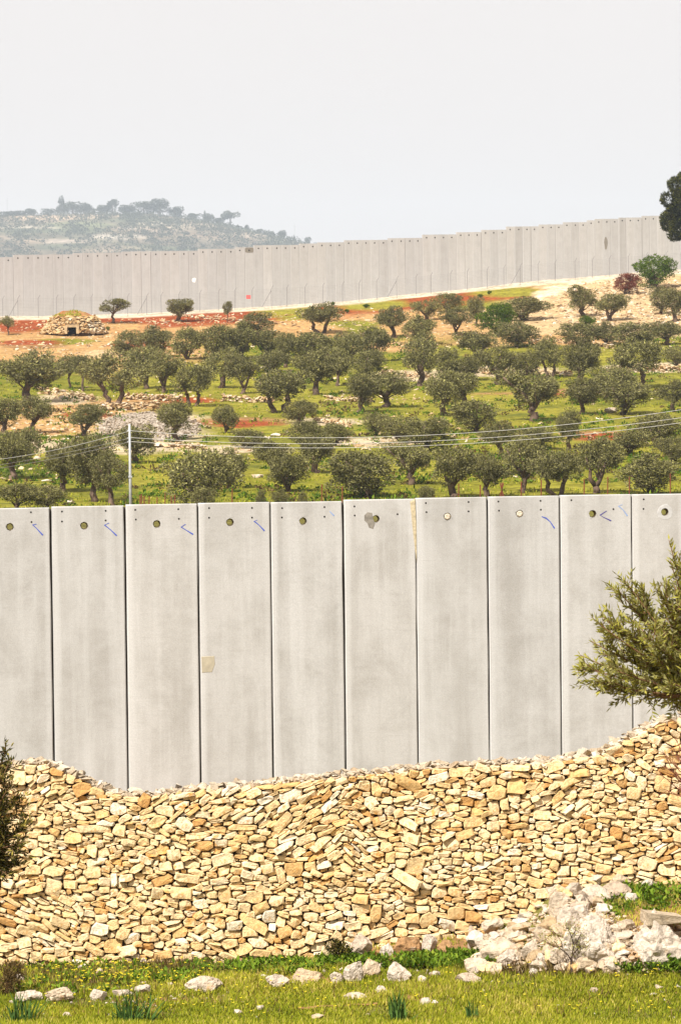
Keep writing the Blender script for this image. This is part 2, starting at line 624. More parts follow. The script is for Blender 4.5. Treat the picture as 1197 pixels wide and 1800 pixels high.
# big fields first, small patches later (photo columns / rows pick the spot on the slope)
blob(60, 590, 300, 52, OCHRE)
blob(250, 640, 130, 26, OCHRE, .8)
blob(430, 572, 270, 24, OCHRE)
blob(700, 565, 220, 24, OCHRE)
blob(860, 575, 200, 30, OCHRE, .8)
blob(1110, 535, 200, 62, SAND)
blob(960, 560, 110, 30, SAND, .9)
wb = np.interp(GPX, [-300, 0, 250, 600, 800, 950, 1118, 1197], [560, 556, 551, 530, 509, 493, 479, 474])
band = (GPY - wb)
ra = np.clip((30 - band + 10 * nf) / 8, 0, 1) * np.clip((band - 5) / 3, 0, 1) * np.clip((985 - GPX) / 40, 0, 1)
soil = soil + (REDE - soil) * ra[..., None]
for b in ((505, 548, 60, 14, YGREEN), (650, 535, 70, 9, YGREEN), (890, 512, 70, 10, YGREEN), (620, 570, 50, 7, GREEN), (100, 577, 90, 6, GREEN), (640, 580, 40, 7, GREEN),
          (25, 572, 60, 13, REDE), (330, 556, 140, 12, REDE), (200, 575, 60, 8, OCHRE), (1000, 500, 80, 8, SAND), (1120, 483, 90, 7, SAND), (180, 622, 35, 9, SAND),
          (60, 605, 60, 8, BRN), (110, 600, 60, 6, GREEN), (60, 650, 80, 10, GREEN), (350, 660, 140, 24, YGREEN), (230, 695, 300, 10, GREEN), (270, 702, 70, 8, BRN), (150, 720, 140, 22, OCHRE),
          (1075, 488, 60, 4, TRACK), (1020, 496, 34, 4, TRACK), (985, 506, 30, 4.5, TRACK), (962, 515, 22, 5, TRACK), (945, 524, 14, 5, TRACK),
          (110, 700, 60, 10, PSTONE), (265, 752, 100, 30, PSTONE), (80, 745, 100, 20, OCHRE), (215, 790, 130, 9, PSTONE), (420, 790, 80, 8, PSTONE),
          (290, 830, 70, 34, YGREEN), (400, 690, 200, 10, YGREEN), (430, 742, 80, 8, BRN), (580, 742, 70, 8, PSTONE), (720, 660, 80, 9, PSTONE),
          (870, 652, 110, 9, PSTONE), (1160, 645, 90, 9, PSTONE), (870, 697, 70, 8, BRN), (1060, 765, 70, 8, BRN), (985, 690, 30, 7, BRN), (120, 578, 60, 7, REDE), (870, 699, 60, 6, REDE), (955, 695, 40, 6, REDE), (430, 745, 70, 6, REDE), (1075, 768, 60, 7, REDE), (335, 703, 50, 6, REDE), (50, 602, 60, 5, REDE), (150, 730, 50, 5, REDE), (250, 606, 60, 5, REDE), (690, 610, 60, 10, OCHRE), (1010, 598, 120, 10, OCHRE),
          (70, 785, 70, 10, PSTONE), (40, 830, 60, 12, DGREEN), (640, 776, 90, 6, PSTONE), (800, 700, 250, 8, YGREEN), (1080, 625, 100, 9, YGREEN)):
    blob(*b)
strip = np.clip((7.5 - band) / 2, 0, 1)
soil = soil + (np.array([.46, .38, .28]) - soil) * strip[..., None]
grove = grid_mesh('olive_grove_slope', P, mat_ground('grove_soil', (.8, .25), 1.6, .55), attrs={'soil': np.clip(soil, 0.01, .7)})
tag(grove, kind='structure')

# ------------------------------------------------------------------ far hill and valley
VZ = -32.0
me = bpy.data.meshes.new('valley_floor')
me.from_pydata([(-900, -18, VZ), (900, -18, VZ), (2300, 8200, VZ), (-2300, 8200, VZ)], [], [(0, 1, 2, 3)])
me.materials.append(mat_plain('valley_scrub', (.13, .12, .06), var=.3, scale=.02))
tag(link('valley_floor', me), kind='structure')
RX = [-900, -200, 0, 60, 140, 200, 270, 330, 380, 430, 480, 520, 560, 700, 1000, 1500]
RY = [420, 384, 378, 377, 375, 375, 375, 383, 391, 402, 413, 423, 431, 452, 480, 500]
HD1, HD0 = 7000.0, 4800.0


def hill_pt(px, t):
    """t = 0 on the ridge, 1 at the foot"""
    px, t = np.broadcast_arrays(np.asarray(px, float), np.asarray(t, float))
    top = atn(px, np.interp(px, RX, RY), HD1)
    y = HD1 + (HD0 - HD1) * t
    z = top[..., 2] + (VZ - 2 - top[..., 2]) * (t ** 1.15)
    x = top[..., 0] / HD1 * y
    z = z + (7.5 * fbm(np.stack([x, y], -1), .0036, 2)) * np.sin(np.clip(t, 0, 1) * math.pi)
    return np.stack([x, y, z], -1)


hp = np.linspace(-900, 1500, 161)
ht = np.linspace(-.15, 1, 90)
HP = hill_pt(hp[None, :], np.clip(ht, 0, 1)[:, None])
for i, t in enumerate(ht):
    if t < 0:
        HP[i, :, 1] += -t * 1400
        HP[i, :, 2] -= -t * 220
hx, hy = pxof(HP)
n1 = fbm(HP[..., :2], .008, 21)
n2 = fbm(np.stack([HP[..., 0] * .25, HP[..., 2] * 2.2], -1), .032, 31)
hs_ = np.array([.11, .09, .06]) + (np.array([.21, .155, .105]) - np.array([.11, .09, .06])) * np.clip(n2 * 2 + .4, 0, 1)[..., None]
hs_ = hs_ + (np.array([.08, .085, .045]) - hs_) * np.clip(n1 * 2.4 + .1, 0, 1)[..., None]
for cx, cy, rx, ry, c in ((100, 382, 70, 3, (.50, .36, .24)), (175, 378, 60, 4, (.50, .38, .26)), (260, 400, 60, 2.5, (.5, .4, .3)), (340, 396, 40, 3, (.45, .36, .26)), (60, 398, 90, 3, (.4, .34, .25)),
                          (270, 392, 25, 3, (.52, .44, .34)), (430, 412, 50, 3, (.42, .34, .25)), (120, 424, 50, 4, (.42, .34, .26)), (140, 395, 60, 6, (.19, .2, .10)), (200, 415, 50, 4, (.42, .36, .28))):
    r = np.sqrt(((hx - cx) / rx) ** 2 + ((hy - cy) / ry) ** 2) + .4 * n1
    hs_ = hs_ + (np.array(c) * .72 - hs_) * np.clip((1.15 - r) / .3, 0, 1)[..., None]
tag(grid_mesh('far_hill', HP, mat_ground('hill_soil', (.3, .5), .045, .5), attrs={'soil': hs_}), kind='structure')


# ------------------------------------------------------------------ near concrete wall
def wall_y(px):
    return 79.4 + 1.3 * px / 1197.0


JX = [-296, -167, -39, 89, 219, 347, 475, 603, 731, 857, 983.5, 1110, 1236, 1361, 1486]
TOPY = [898, 897, 893.6, 890.2, 886.6, 884, 882.6, 878.2, 875, 872.6, 870, 868.6, 867, 866]
HOLES = {2: (18, 926), 3: (148, 924), 4: (275, 921), 5: (404, 918), 6: (533, 916), 7: (660, 912), 8: (787, 908), 9: (913, 903), 10: (1041, 903), 11: (1168, 900)}
DOTS = {2: [(55, 900.5), (56, 917.7)], 3: [(109, 899), (109, 916.5), (186, 898), (186, 915)], 4: [(237, 896), (238, 913), (313, 895), (314, 912)],
        5: [(367, 893), (367, 910), (443, 893), (443, 910)], 6: [(496, 893), (495.6, 909.5), (571, 891.5), (571, 908.5)], 7: [(622, 890), (622.5, 906), (698.4, 904)],
        8: [(748.6, 884), (749.6, 900), (824.4, 882.4), (824.4, 899)], 9: [(875, 881.4), (876, 897.4), (950, 880.4), (950.6, 896)], 10: [(1003, 879), (1078, 895)], 11: [(1130, 877.5), (1129.7, 894.4)]}
MARKS = {2: [(M_BLUE, [(65, 921.5), (58, 922.5), (64, 928), (76, 941)])], 3: [(M_BLUE, [(192, 919.5), (184, 923), (194, 931), (205.5, 942)])], 4: [(M_BLUE, [(326, 921.5), (318, 926.5), (327, 932), (339, 939.5)])],
         5: [(M_BLUE, [(452, 914.5), (446.5, 916), (455, 923), (465, 933.5)])], 6: [(M_PALEBLUE, [(580, 899), (588, 907)])], 9: [(M_BLUE, [(952, 908), (960, 911), (967, 917), (975, 929)])],
         10: [(M_VIOLET, [(1066, 898), (1054, 905.5), (1062, 910), (1074, 915.5)]), (M_PALEBLUE, [(1094, 887), (1087, 889.5), (1095, 896), (1103, 907)])]}
base = at(598, 900, 80.05)
cw = thing('concrete_wall', (base.x, base.y, 0), 'tall pale grey concrete panel wall standing behind the golden dry stone wall', 'wall')
jc = np.array([list(atn(q, 900, wall_y(q))) for q in JX])
wyaw = math.atan2(jc[-1, 1] - jc[0, 1], jc[-1, 0] - jc[0, 0])


def wl_(p):
    """world -> concrete_wall local"""
    return Vector(p) - cw.location


for i in range(len(JX) - 1):
    a, b = jc[i], jc[i + 1]
    ctr = (a + b) / 2
    gap = .72 * (.042, .046, .046, .05, .05, .045, .052, .050, .036, .034, .040, .024, .03, .03)[i]
    W = np.linalg.norm((b - a)[:2]) - gap
    top = at((JX[i] + JX[i + 1]) / 2, TOPY[i], ctr[1]).z
    z0 = -.4
    lean = rnd.uniform(-.0012, .0012)
    po = Vector((ctr[0], ctr[1] + rnd.uniform(-.02, .02), z0))
    Hh = top - z0

    def loc(pxy, wy=ctr[1]):
        q = at(pxy[0], pxy[1], wy)
        dx, dy = q.x - ctr[0], q.y - ctr[1]
        return dx * math.cos(wyaw) + dy * math.sin(wyaw), q.z - z0
    hx_, hz_ = loc(HOLES[i]) if i in HOLES else (0.0, Hh - .42)
    r, T = .079, .20
    zs = np.unique(np.round(np.concatenate([np.linspace(0, hz_ - .13, 34), [hz_ + .13], np.linspace(hz_ + .2, Hh - .012, 4)]), 4))
    mb = MB()
    ch = .014
    cols = lambda j, z: [(-W / 2 + .005 * fbm(np.array([[z * 1.7, i * 3.1]]), 1, 1)[0] * 2, ch), (-W / 2 + .016 + .004 * rnd.random(), 0), (hx_ - .13, 0), (hx_ + .13, 0), (W / 2 - .016 - .004 * rnd.random(), 0), (W / 2 + .005 * fbm(np.array([[z * 1.7, i * 3.1 + 50]]), 1, 1)[0] * 2, ch)]
    V, F = [], []
    for j, z in enumerate(zs):
        for x, y in cols(j, z):
            V.append((x, y, z))
    nc = 6
    hrow = int(np.argmin(np.abs(zs - (hz_ - .13))))
    for j in range(len(zs) - 1):
        for c in range(nc - 1):
            if j == hrow and c == 2:
                continue
            F.append((j * nc + c, j * nc + c + 1, (j + 1) * nc + c + 1, (j + 1) * nc + c))
    # hole ring, front and back, and the square round it
    n0 = len(V)
    NS = 24
    for yy in (0, T):
        for k in range(NS):
            th = 2 * math.pi * k / NS + math.pi / 4
            rr = r * (1 + .05 * rnd.uniform(-1, 1))
            V.append((hx_ + rr * math.cos(th), yy, hz_ + rr * math.sin(th)))
    cor = [(hrow + 1) * nc + 3, (hrow + 1) * nc + 2, hrow * nc + 2, hrow * nc + 3]     # ne, nw, sw, se
    for k in range(NS):
        q = (k // (NS // 4)) % 4
        k2 = (k + 1) % NS
        F.append((n0 + k, n0 + k2, cor[(q + 1) % 4] if False else cor[q]))
        if k2 % (NS // 4) == 0:
            F.append((n0 + k2, cor[(q + 1) % 4], cor[q]))
        F.append((n0 + k, n0 + NS + k, n0 + NS + k2, n0 + k2))
    # back, sides, top
    m0 = len(V)
    for z in (0, hz_ - .13, hz_ + .13, Hh):
        for x in (-W / 2, hx_ - .13, hx_ + .13, W / 2):
            V.append((x, T, z))
    for j in range(3):
        for c in range(3):
            if j == 1 and c == 1:
                continue
            q = m0 + j * 4 + c
            F.append((q, q + 4, q + 5, q + 1))
    bc = [m0 + 2 * 4 + 2, m0 + 2 * 4 + 1, m0 + 4 + 1, m0 + 4 + 2]
    for k in range(NS):
        q, k2 = (k // (NS // 4)) % 4, (k + 1) % NS
        F.append((n0 + NS + k2, n0 + NS + k, bc[q]))
        if k2 % (NS // 4) == 0:
            F.append((bc[(q + 1) % 4], n0 + NS + k2, bc[q]))
    nz_ = len(zs)
    lt = [j * nc for j in range(nz_)]
    rt = [j * nc + 5 for j in range(nz_)]
    tp = [(nz_ - 1) * nc + c for c in range(nc)]
    s0 = len(V)
    V += [(-W / 2, ch, Hh), (-W / 2 + .02, ch, Hh), (W / 2 - .02, ch, Hh), (W / 2, ch, Hh)]
    F.append(tuple(lt[::-1]) + (m0, m0 + 4, m0 + 8, m0 + 12, s0))
    F.append(tuple(rt) + (s0 + 3, m0 + 15, m0 + 11, m0 + 7, m0 + 3))
    F.append(tuple(tp) + (s0 + 3, s0 + 2, s0 + 1, s0))
    F.append((s0, s0 + 1, s0 + 2, s0 + 3, m0 + 15, m0 + 14, m0 + 13, m0 + 12))
    mb.add(V, F)
    pn = mb.build('concrete_panel', M_CONC, cw)
    pn.location = po - cw.location
    pn.rotation_euler = (0, lean, wyaw)
    if i in (8, 9):
        m2 = MB()
        th = np.linspace(0, 2 * math.pi, 19)[:-1]
        ring = lambda k, y: np.stack([hx_ + k * r * np.cos(th), np.full(18, y) + rng.uniform(-.004, .004, 18), hz_ + k * r * np.sin(th)], -1)
        vv = np.concatenate([ring(.985, .03), ring(.6, -.004), [[hx_, .0, hz_]]])
        m2.add(vv, [(k, (k + 1) % 18, 18 + (k + 1) % 18, 18 + k) for k in range(18)] + [(18 + k, 18 + (k + 1) % 18, 36) for k in range(18)])
        m2.build('mortar_plug', M_PLUG, pn)
    if i in (11,):
        m2 = MB()
        n = 30
        th = np.linspace(0, 2 * math.pi, n + 1)[:-1]
        ro = r * (2.0 + .5 * fbm(np.stack([np.cos(th) * 1.3 + i, np.sin(th) * 1.3], -1), 1, 3))
        vv = np.concatenate([np.stack([hx_ + q * np.cos(th), np.full(n, y_), hz_ + q * np.sin(th)], -1) for q, y_ in ((r * 1.03, -.0035), (ro, -.003), (ro * 1.12, .001))])
        m2.add(vv, [(b_ * n + k, b_ * n + (k + 1) % n, b_ * n + n + (k + 1) % n, b_ * n + n + k) for b_ in (0, 1) for k in range(n)])
        m2.build('lime_ring', M_LIME, pn)
    if i not in (8, 9):  # added tapered collar, coloured dark to give the hole a shaded rim
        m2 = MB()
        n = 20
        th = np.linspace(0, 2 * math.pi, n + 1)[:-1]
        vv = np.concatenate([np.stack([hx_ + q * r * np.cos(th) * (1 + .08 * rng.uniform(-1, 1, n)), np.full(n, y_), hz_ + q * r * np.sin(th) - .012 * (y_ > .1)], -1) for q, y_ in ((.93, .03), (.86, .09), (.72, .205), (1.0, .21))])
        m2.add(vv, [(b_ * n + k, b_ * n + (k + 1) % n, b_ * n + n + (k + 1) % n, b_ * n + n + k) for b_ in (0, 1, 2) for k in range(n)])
        m2.build('hole_shade_lining', M_LINING, pn)
    for dpt in DOTS.get(i, []):
        x, z = loc(dpt)
        m2 = MB()
        vv = [(x + .019 * math.cos(k * math.pi / 4), -.003, z + .019 * math.sin(k * math.pi / 4)) for k in range(8)] + [(x + .022 * math.cos(k * math.pi / 4), .002, z + .022 * math.sin(k * math.pi / 4)) for k in range(8)]
        m2.add(vv, [tuple(range(8))] + [(k, k + 8, (k + 1) % 8 + 8, (k + 1) % 8) for k in range(8)])
        m2.build('anchor_socket', M_DARK, pn)
    for mm, line in MARKS.get(i, []):
        q = np.array([loc(t) for t in line])
        m2 = MB()
        n = len(q)
        vv = []
        for k in range(n):
            d = q[min(k + 1, n - 1)] - q[max(k - 1, 0)]
            nn = np.array([-d[1], d[0]]) / np.linalg.norm(d)
            hw = .0105 * (1.35 if k in (1, n - 1) else .7)
            vv += [(*(q[k] + nn * hw), 0), (*(q[k] - nn * hw), 0)]
        vv = np.array(vv)[:, [0, 2, 1]]
        vv[:, 1] = -.004
        m2.add(vv, [(2 * k, 2 * k + 1, 2 * k + 3, 2 * k + 2) for k in range(n - 1)])
        m2.build('paint_mark', mm, pn)

    def patch(nm, pts, mm, y=-.005):
        m2 = MB()
        q = np.array([loc(t) for t in pts])
        c = q.mean(0)
        vv = [(x, y, z) for x, z in q] + [(c[0] + (x - c[0]) * 1.08, .002, c[1] + (z - c[1]) * 1.08) for x, z in q]
        n = len(q)
        m2.add(vv, [tuple(range(n))] + [(k, k + n, (k + 1) % n + n, (k + 1) % n) for k in range(n)])
        m2.build(nm, mm, pn)
    if i == 5:
        patch('repair_patch', [(354, 1155), (376, 1154), (377, 1168), (372, 1181), (355, 1182)], M_OCHRE)
    if i == 7:
        patch('mortar_smear', [(640, 906), (645, 901), (653, 902), (655, 912), (658, 920), (655, 929), (648, 927), (645, 919), (640, 915)], M_SMEAR)
        patch('foam_strip', [(721, 884), (729.5, 880), (731.5, 920), (732.5, 985), (729, 960), (725, 925)], M_FOAM)
    # tongue of the next joint, set back in the gap
    jb = MB()
    jb.box((b[0], b[1] + .17, (top - .03 + z0) / 2), (.12, .05, top - .03 - z0), wyaw)
    jo = jb.mesh('joint_strip', M_JOINT)
    o = link('joint_strip', jo, cw)
    o.location = (-cw.location.x, -cw.location.y, 0)

# ------------------------------------------------------------------ dry stone wall
TP = np.array([(-300, 1335), (-60, 1345), (0, 1350), (40, 1342), (85, 1348), (130, 1368), (170, 1388), (215, 1400), (260, 1398), (350, 1388), (450, 1380), (560, 1370), (650, 1360), (740, 1352), (850, 1345),
               (920, 1342), (985, 1337), (1050, 1326), (1090, 1305), (1130, 1285), (1165, 1270), (1197, 1264), (1300, 1250), (1500, 1240)], float)
WY0, BAT = 62.0, .07
u_rng = (-9.0, 9.0)
RES = .0125
nu, nv = int((u_rng[1] - u_rng[0]) / RES), int(4.6 / RES)
uu = u_rng[0] + (np.arange(nu) + .5) * RES
vv_ = -.35 + (np.arange(nv) + .5) * RES
pc = CX + uu / WY0 * FPX
topz = atn(pc, np.interp(pc, TP[:, 0], TP[:, 1]), WY0 + .1)[:, 2] - .03


def wallpt(u, v, out=0.0):
    return np.stack([u, WY0 + BAT * v - out, v], -1)


srng = np.random.default_rng(5)
seeds = []
tries = 0
pos = np.zeros((0, 2))
rad = np.zeros(0)
while tries < 24000 and len(pos) < 4200:
    tries += 1
    u = srng.uniform(*u_rng)
    v = srng.uniform(-.35, 4.2)
    tz = np.interp(u, uu, topz)
    if v > tz - .02:
        continue
    big = vnoise(np.array([[u, v]]), .9, 3)[0] * .25 + (.35 if v < .8 else 0)
    s = .063 * math.exp(srng.normal(0, .34) + big * .55)
    if len(pos):
        dd = np.hypot(pos[:, 0] - u, (pos[:, 1] - v) * 1.15)
        if np.any(dd < .80 * (rad + s)):
            continue
    pos = np.vstack([pos, [u, v]])
    rad = np.append(rad, s)
N = len(pos)
fld = vnoise(pos, .75, 8)
fl2 = vnoise(pos, 1.1, 13)
bund = fl2 > .36
ang = np.where(bund, np.sign(fld) * srng.uniform(.15, .75, N), srng.normal(0, .24, N)) + srng.normal(0, .12, N)
asp = np.where(bund, srng.uniform(1.35, 1.9, N), np.exp(srng.normal(.30, .22, N)))
small = rad < .075
asp = np.where(small, asp * 1.15, asp)


def assign():
    best = np.full((nv, nu), 1e9, np.float32)
    lab = np.full((nv, nu), -1, np.int32)
    for k in range(N):
        R_ = rad[k] * asp[k] * 3.0
        i0, i1 = max(0, int((pos[k, 0] - R_ - u_rng[0]) / RES)), min(nu, int((pos[k, 0] + R_ - u_rng[0]) / RES) + 1)
        j0, j1 = max(0, int((pos[k, 1] - R_ + .35) / RES)), min(nv, int((pos[k, 1] + R_ + .35) / RES) + 1)
        if i1 <= i0 or j1 <= j0:
            continue
        U = uu[i0:i1][None, :] - pos[k, 0]
        Vv = vv_[j0:j1][:, None] - pos[k, 1]
        c, s = math.cos(ang[k]), math.sin(ang[k])
        a = np.abs(c * U + s * Vv) / (rad[k] * asp[k])
        b = np.abs(-s * U + c * Vv) / (rad[k] / asp[k])
        d = (a ** 3.2 + b ** 3.2) ** (1 / 3.2)
        sub = best[j0:j1, i0:i1]
        m = d < sub
        sub[m] = d[m]
        lab[j0:j1, i0:i1][m] = k
    lab[vv_[:, None] > topz[None, :]] = -1
    return lab


for it in range(5):
    lab = assign()
    flat = lab.ravel()
    ok = flat >= 0
    cnt = np.bincount(flat[ok], minlength=N)
    UU, VV = np.meshgrid(uu, vv_)
    su = np.bincount(flat[ok], UU.ravel()[ok], N) / np.maximum(cnt, 1)
    sv = np.bincount(flat[ok], VV.ravel()[ok], N) / np.maximum(cnt, 1)
    good = cnt > 0
    if it < 4:
        pos[good] = np.stack([su, sv], 1)[good]
wall = thing('dry_stone_wall', (0, WY0, 0), 'long golden dry stone wall of irregular stones with a sagging top', 'wall')
order = np.argsort(flat[ok], kind='stable')
lv = flat[ok][order]
pu, pv = UU.ravel()[ok][order], VV.ravel()[ok][order]
starts = np.searchsorted(lv, np.arange(N))
ends = np.searchsorted(lv, np.arange(N), 'right')


def clip_poly(poly, n, dlim):
    out = []
    m = len(poly)
    for i in range(m):
        a, b = poly[i], poly[(i + 1) % m]
        da, db = a @ n - dlim, b @ n - dlim
        if da <= 0:
            out.append(a)
        if (da < 0 < db) or (db < 0 < da):
            out.append(a + (b - a) * da / (da - db))
    return out


stones = []    # (size, verts, faces, tone)
for k in range(N):
    a0, a1 = starts[k], ends[k]
    if a1 - a0 < 14:
        continue
    Q = np.stack([pu[a0:a1], pv[a0:a1]], 1)
    c = Q.mean(0)
    Q = Q - c
    poly = [np.array(p, float) for p in ((-1, -1), (1, -1), (1, 1), (-1, 1))]
    nd = srng.integers(3, 8)
    a_ = ang[k] + np.concatenate([[0, .5 * math.pi, math.pi, 1.5 * math.pi], srng.uniform(0, 2 * math.pi, nd)])
    for th in a_:
        n = np.array([math.cos(th), math.sin(th)])
        lim = np.quantile(Q @ n, .982) - .0024
        poly = clip_poly(poly, n, lim)
    if len(poly) < 3:
        continue
    P2 = np.array(poly)
    # drop very short edges
    keep = [i for i in range(len(P2)) if np.linalg.norm(P2[i] - P2[i - 1]) > .014]
    P2 = P2[keep]
    if len(P2) < 3:
        continue
    n = len(P2)
    cen = P2.mean(0)
    area = .5 * abs(np.sum(P2[:, 0] * np.roll(P2[:, 1], -1) - P2[:, 1] * np.roll(P2[:, 0], -1)))
    size = math.sqrt(area)
    out = srng.uniform(-.02, .045)
    tilt = srng.normal(0, .16, 2)
    ins = min(.012, size * .08) / (size * .5)
    sh = P2 + srng.normal(0, .003, P2.shape)
    fr = cen + (P2 - cen) * (1 - ins * srng.uniform(.7, 1.7, (n, 1)))
    lo = lambda q, dep: np.stack([c[0] + q[:, 0], WY0 + BAT * (c[1] + q[:, 1]) - out - dep, c[1] + q[:, 1]], -1)
    dfr = np.minimum(.03, size * .2) + (fr - cen) @ tilt + srng.normal(0, .006, n)
    dsh = np.full(n, .004) + (sh - cen) @ tilt * .8 + srng.normal(0, .006, n)
    q0 = cen[None] + srng.normal(0, size * .12, (1, 2))
    dc = np.mean(dfr) + srng.normal(.004, .012, 1) * min(1, size / .2)
    V = np.concatenate([lo(P2 * .97, np.full(n, -.14)), lo(sh, dsh), lo(fr, dfr), lo(q0, dc)])
    F = []
    for i in range(n):
        j = (i + 1) % n
        F += [(i, j, n + j, n + i), (n + i, n + j, 2 * n + j, 2 * n + i), (2 * n + i, 2 * n + j, 3 * n)]
    tone = np.clip(srng.normal(.52, .24), 0, 1)
    if srng.random() < .02:
        tone = .02
    vis = -.2 < c[1] and abs(c[0]) < 5.5
    stones.append((size if vis else 0, V, F, tone, 0))


def rock(size, r, squash=.7, n=13, elong=1.3):
    """angular rock: hull of scattered points, sitting on z = 0"""
    p = unit(r.normal(size=(n, 3))) * r.uniform(.78, 1.0, (n, 1))
    p *= np.array([elong, 1.0, squash]) * size / 2
    th = r.uniform(0, 2 * math.pi)
    cth, sth = math.cos(th), math.sin(th)
    p = p @ np.array([[cth, sth, 0], [-sth, cth, 0], [0, 0, 1]])
    bm = bmesh.new()
    for q in p:
        bm.verts.new(q)
    res = bmesh.ops.convex_hull(bm, input=bm.verts)
    bmesh.ops.delete(bm, geom=[g_ for g_ in res['geom_interior'] if isinstance(g_, bmesh.types.BMVert)], context='VERTS')
    bm.verts.ensure_lookup_table()
    bm.verts.index_update()
    v = np.array([q.co[:] for q in bm.verts])
    f = [tuple(q.index for q in fc.verts) for fc in bm.faces]
    bm.free()
    return v, f


ROCKS = []
for k in range(60):
    ROCKS.append(rock(1.0, srng, srng.uniform(.4, .9), srng.integers(10, 17), srng.uniform(1.0, 1.7)))


def put_rock(size, p, r=srng, tilt=.35, zs=1.0):
    v, f = ROCKS[r.integers(len(ROCKS))]
    e = Matrix.Rotation(r.uniform(0, 6.28), 3, 'Z') @ Matrix.Rotation(r.normal(0, tilt), 3, 'X') @ Matrix.Rotation(r.normal(0, tilt), 3, 'Y')
    q = (v * np.array([1, 1, zs])) @ np.array(e).T * size
    return q + np.asarray(p, float), f


# jumbled rubble along the top of the wall
for k in range(1900):
    u = srng.uniform(-8.8, 8.8)
    dep = srng.uniform(.0, 1.0) ** 1.6
    tz = np.interp(u, uu, topz)
    size = .07 + .17 * srng.random() ** 2.2
    z = tz - .02 + .06 * srng.random() - .06 * dep
    v, f = put_rock(size, (u, WY0 + BAT * tz + .07 + dep, z), tilt=.3, zs=.8)
    stones.append((size * .8 if abs(u) < 5.5 else 0, v, f, np.clip(srng.normal(.45, .25), 0, 1), 1))
for (qx, qy, sz) in ((62, 1345, .42), (100, 1352, .40), (120, 1362, .3), (1150, 1278, .42), (1178, 1268, .40), (1125, 1290, .3), (205, 1392, .2), (690, 1350, .2), (735, 1345, .22)):
    p = at(qx, qy, WY0 + .45)
    v, f = put_rock(sz * .8, p, tilt=.2)
    stones.append((sz, v, f, .8, 1))
stones.sort(key=lambda s: -s[0])
wo_ = np.array([0, WY0, 0])
for k, (sz, V, F, tone, mi) in enumerate(stones[:300]):
    c = V.mean(0)
    mb = MB()
    mb.add(V - c, F, tone)
    o = mb.build('stone', (M_STONE, M_COPING)[mi], wall)
    o.location = c - wo_
for mi, nm in ((0, 'small_stones'), (1, 'top_rubble')):
    mb = MB()
    for sz, V, F, tone, m_ in stones[300:]:
        if m_ == mi:
            mb.add(V - wo_, F, tone)
    o = mb.build(nm, (M_STONE, M_COPING)[mi], wall)
    o['kind'] = 'stuff'
# earth and rubble core behind the stones
mb = MB()
ks = np.arange(0, nu, 12)
V, F = [], []
for k in ks:
    u, t = uu[k], topz[k]
    V += [(u, .085, -.6), (u, .085 + BAT * t, t - .05), (u, 1.05 + BAT * t, t - .12), (u, 1.6, -.6)]
for i in range(len(ks) - 1):
    for c in range(3):
        F.append((4 * i + c, 4 * i + 4 + c, 4 * i + 5 + c, 4 * i + 1 + c))
mb.add(V, F)
mb.build('earth_core', M_CORE, wall)

# ------------------------------------------------------------------ far concrete wall
STEPS = [(-400, 456), (-120, 453), (-4, 451.5), (31, 447.5), (135, 444), (222, 441.5), (300, 440.5), (353, 437), (420, 434), (450, 430.5), (530, 427.5), (561, 425.5), (610, 421.5), (684, 418), (743, 411.8), (800, 407.5),
         (840, 403.5), (895, 397.5), (944, 394), (994, 390), (1026, 386.5), (1051, 384.2), (1094, 381.8), (1126, 378.8), (1230, 376), (1420, 372)]
BOTX = [-400, 0, 251, 600, 800, 950, 1118, 1197, 1500]
BOTY = [566, 556, 551, 530, 509, 493, 479, 473, 452]


def wl_depth(px):
    return 522 + 30 * np.clip(np.asarray(px) / 1197, -.4, 1.4)


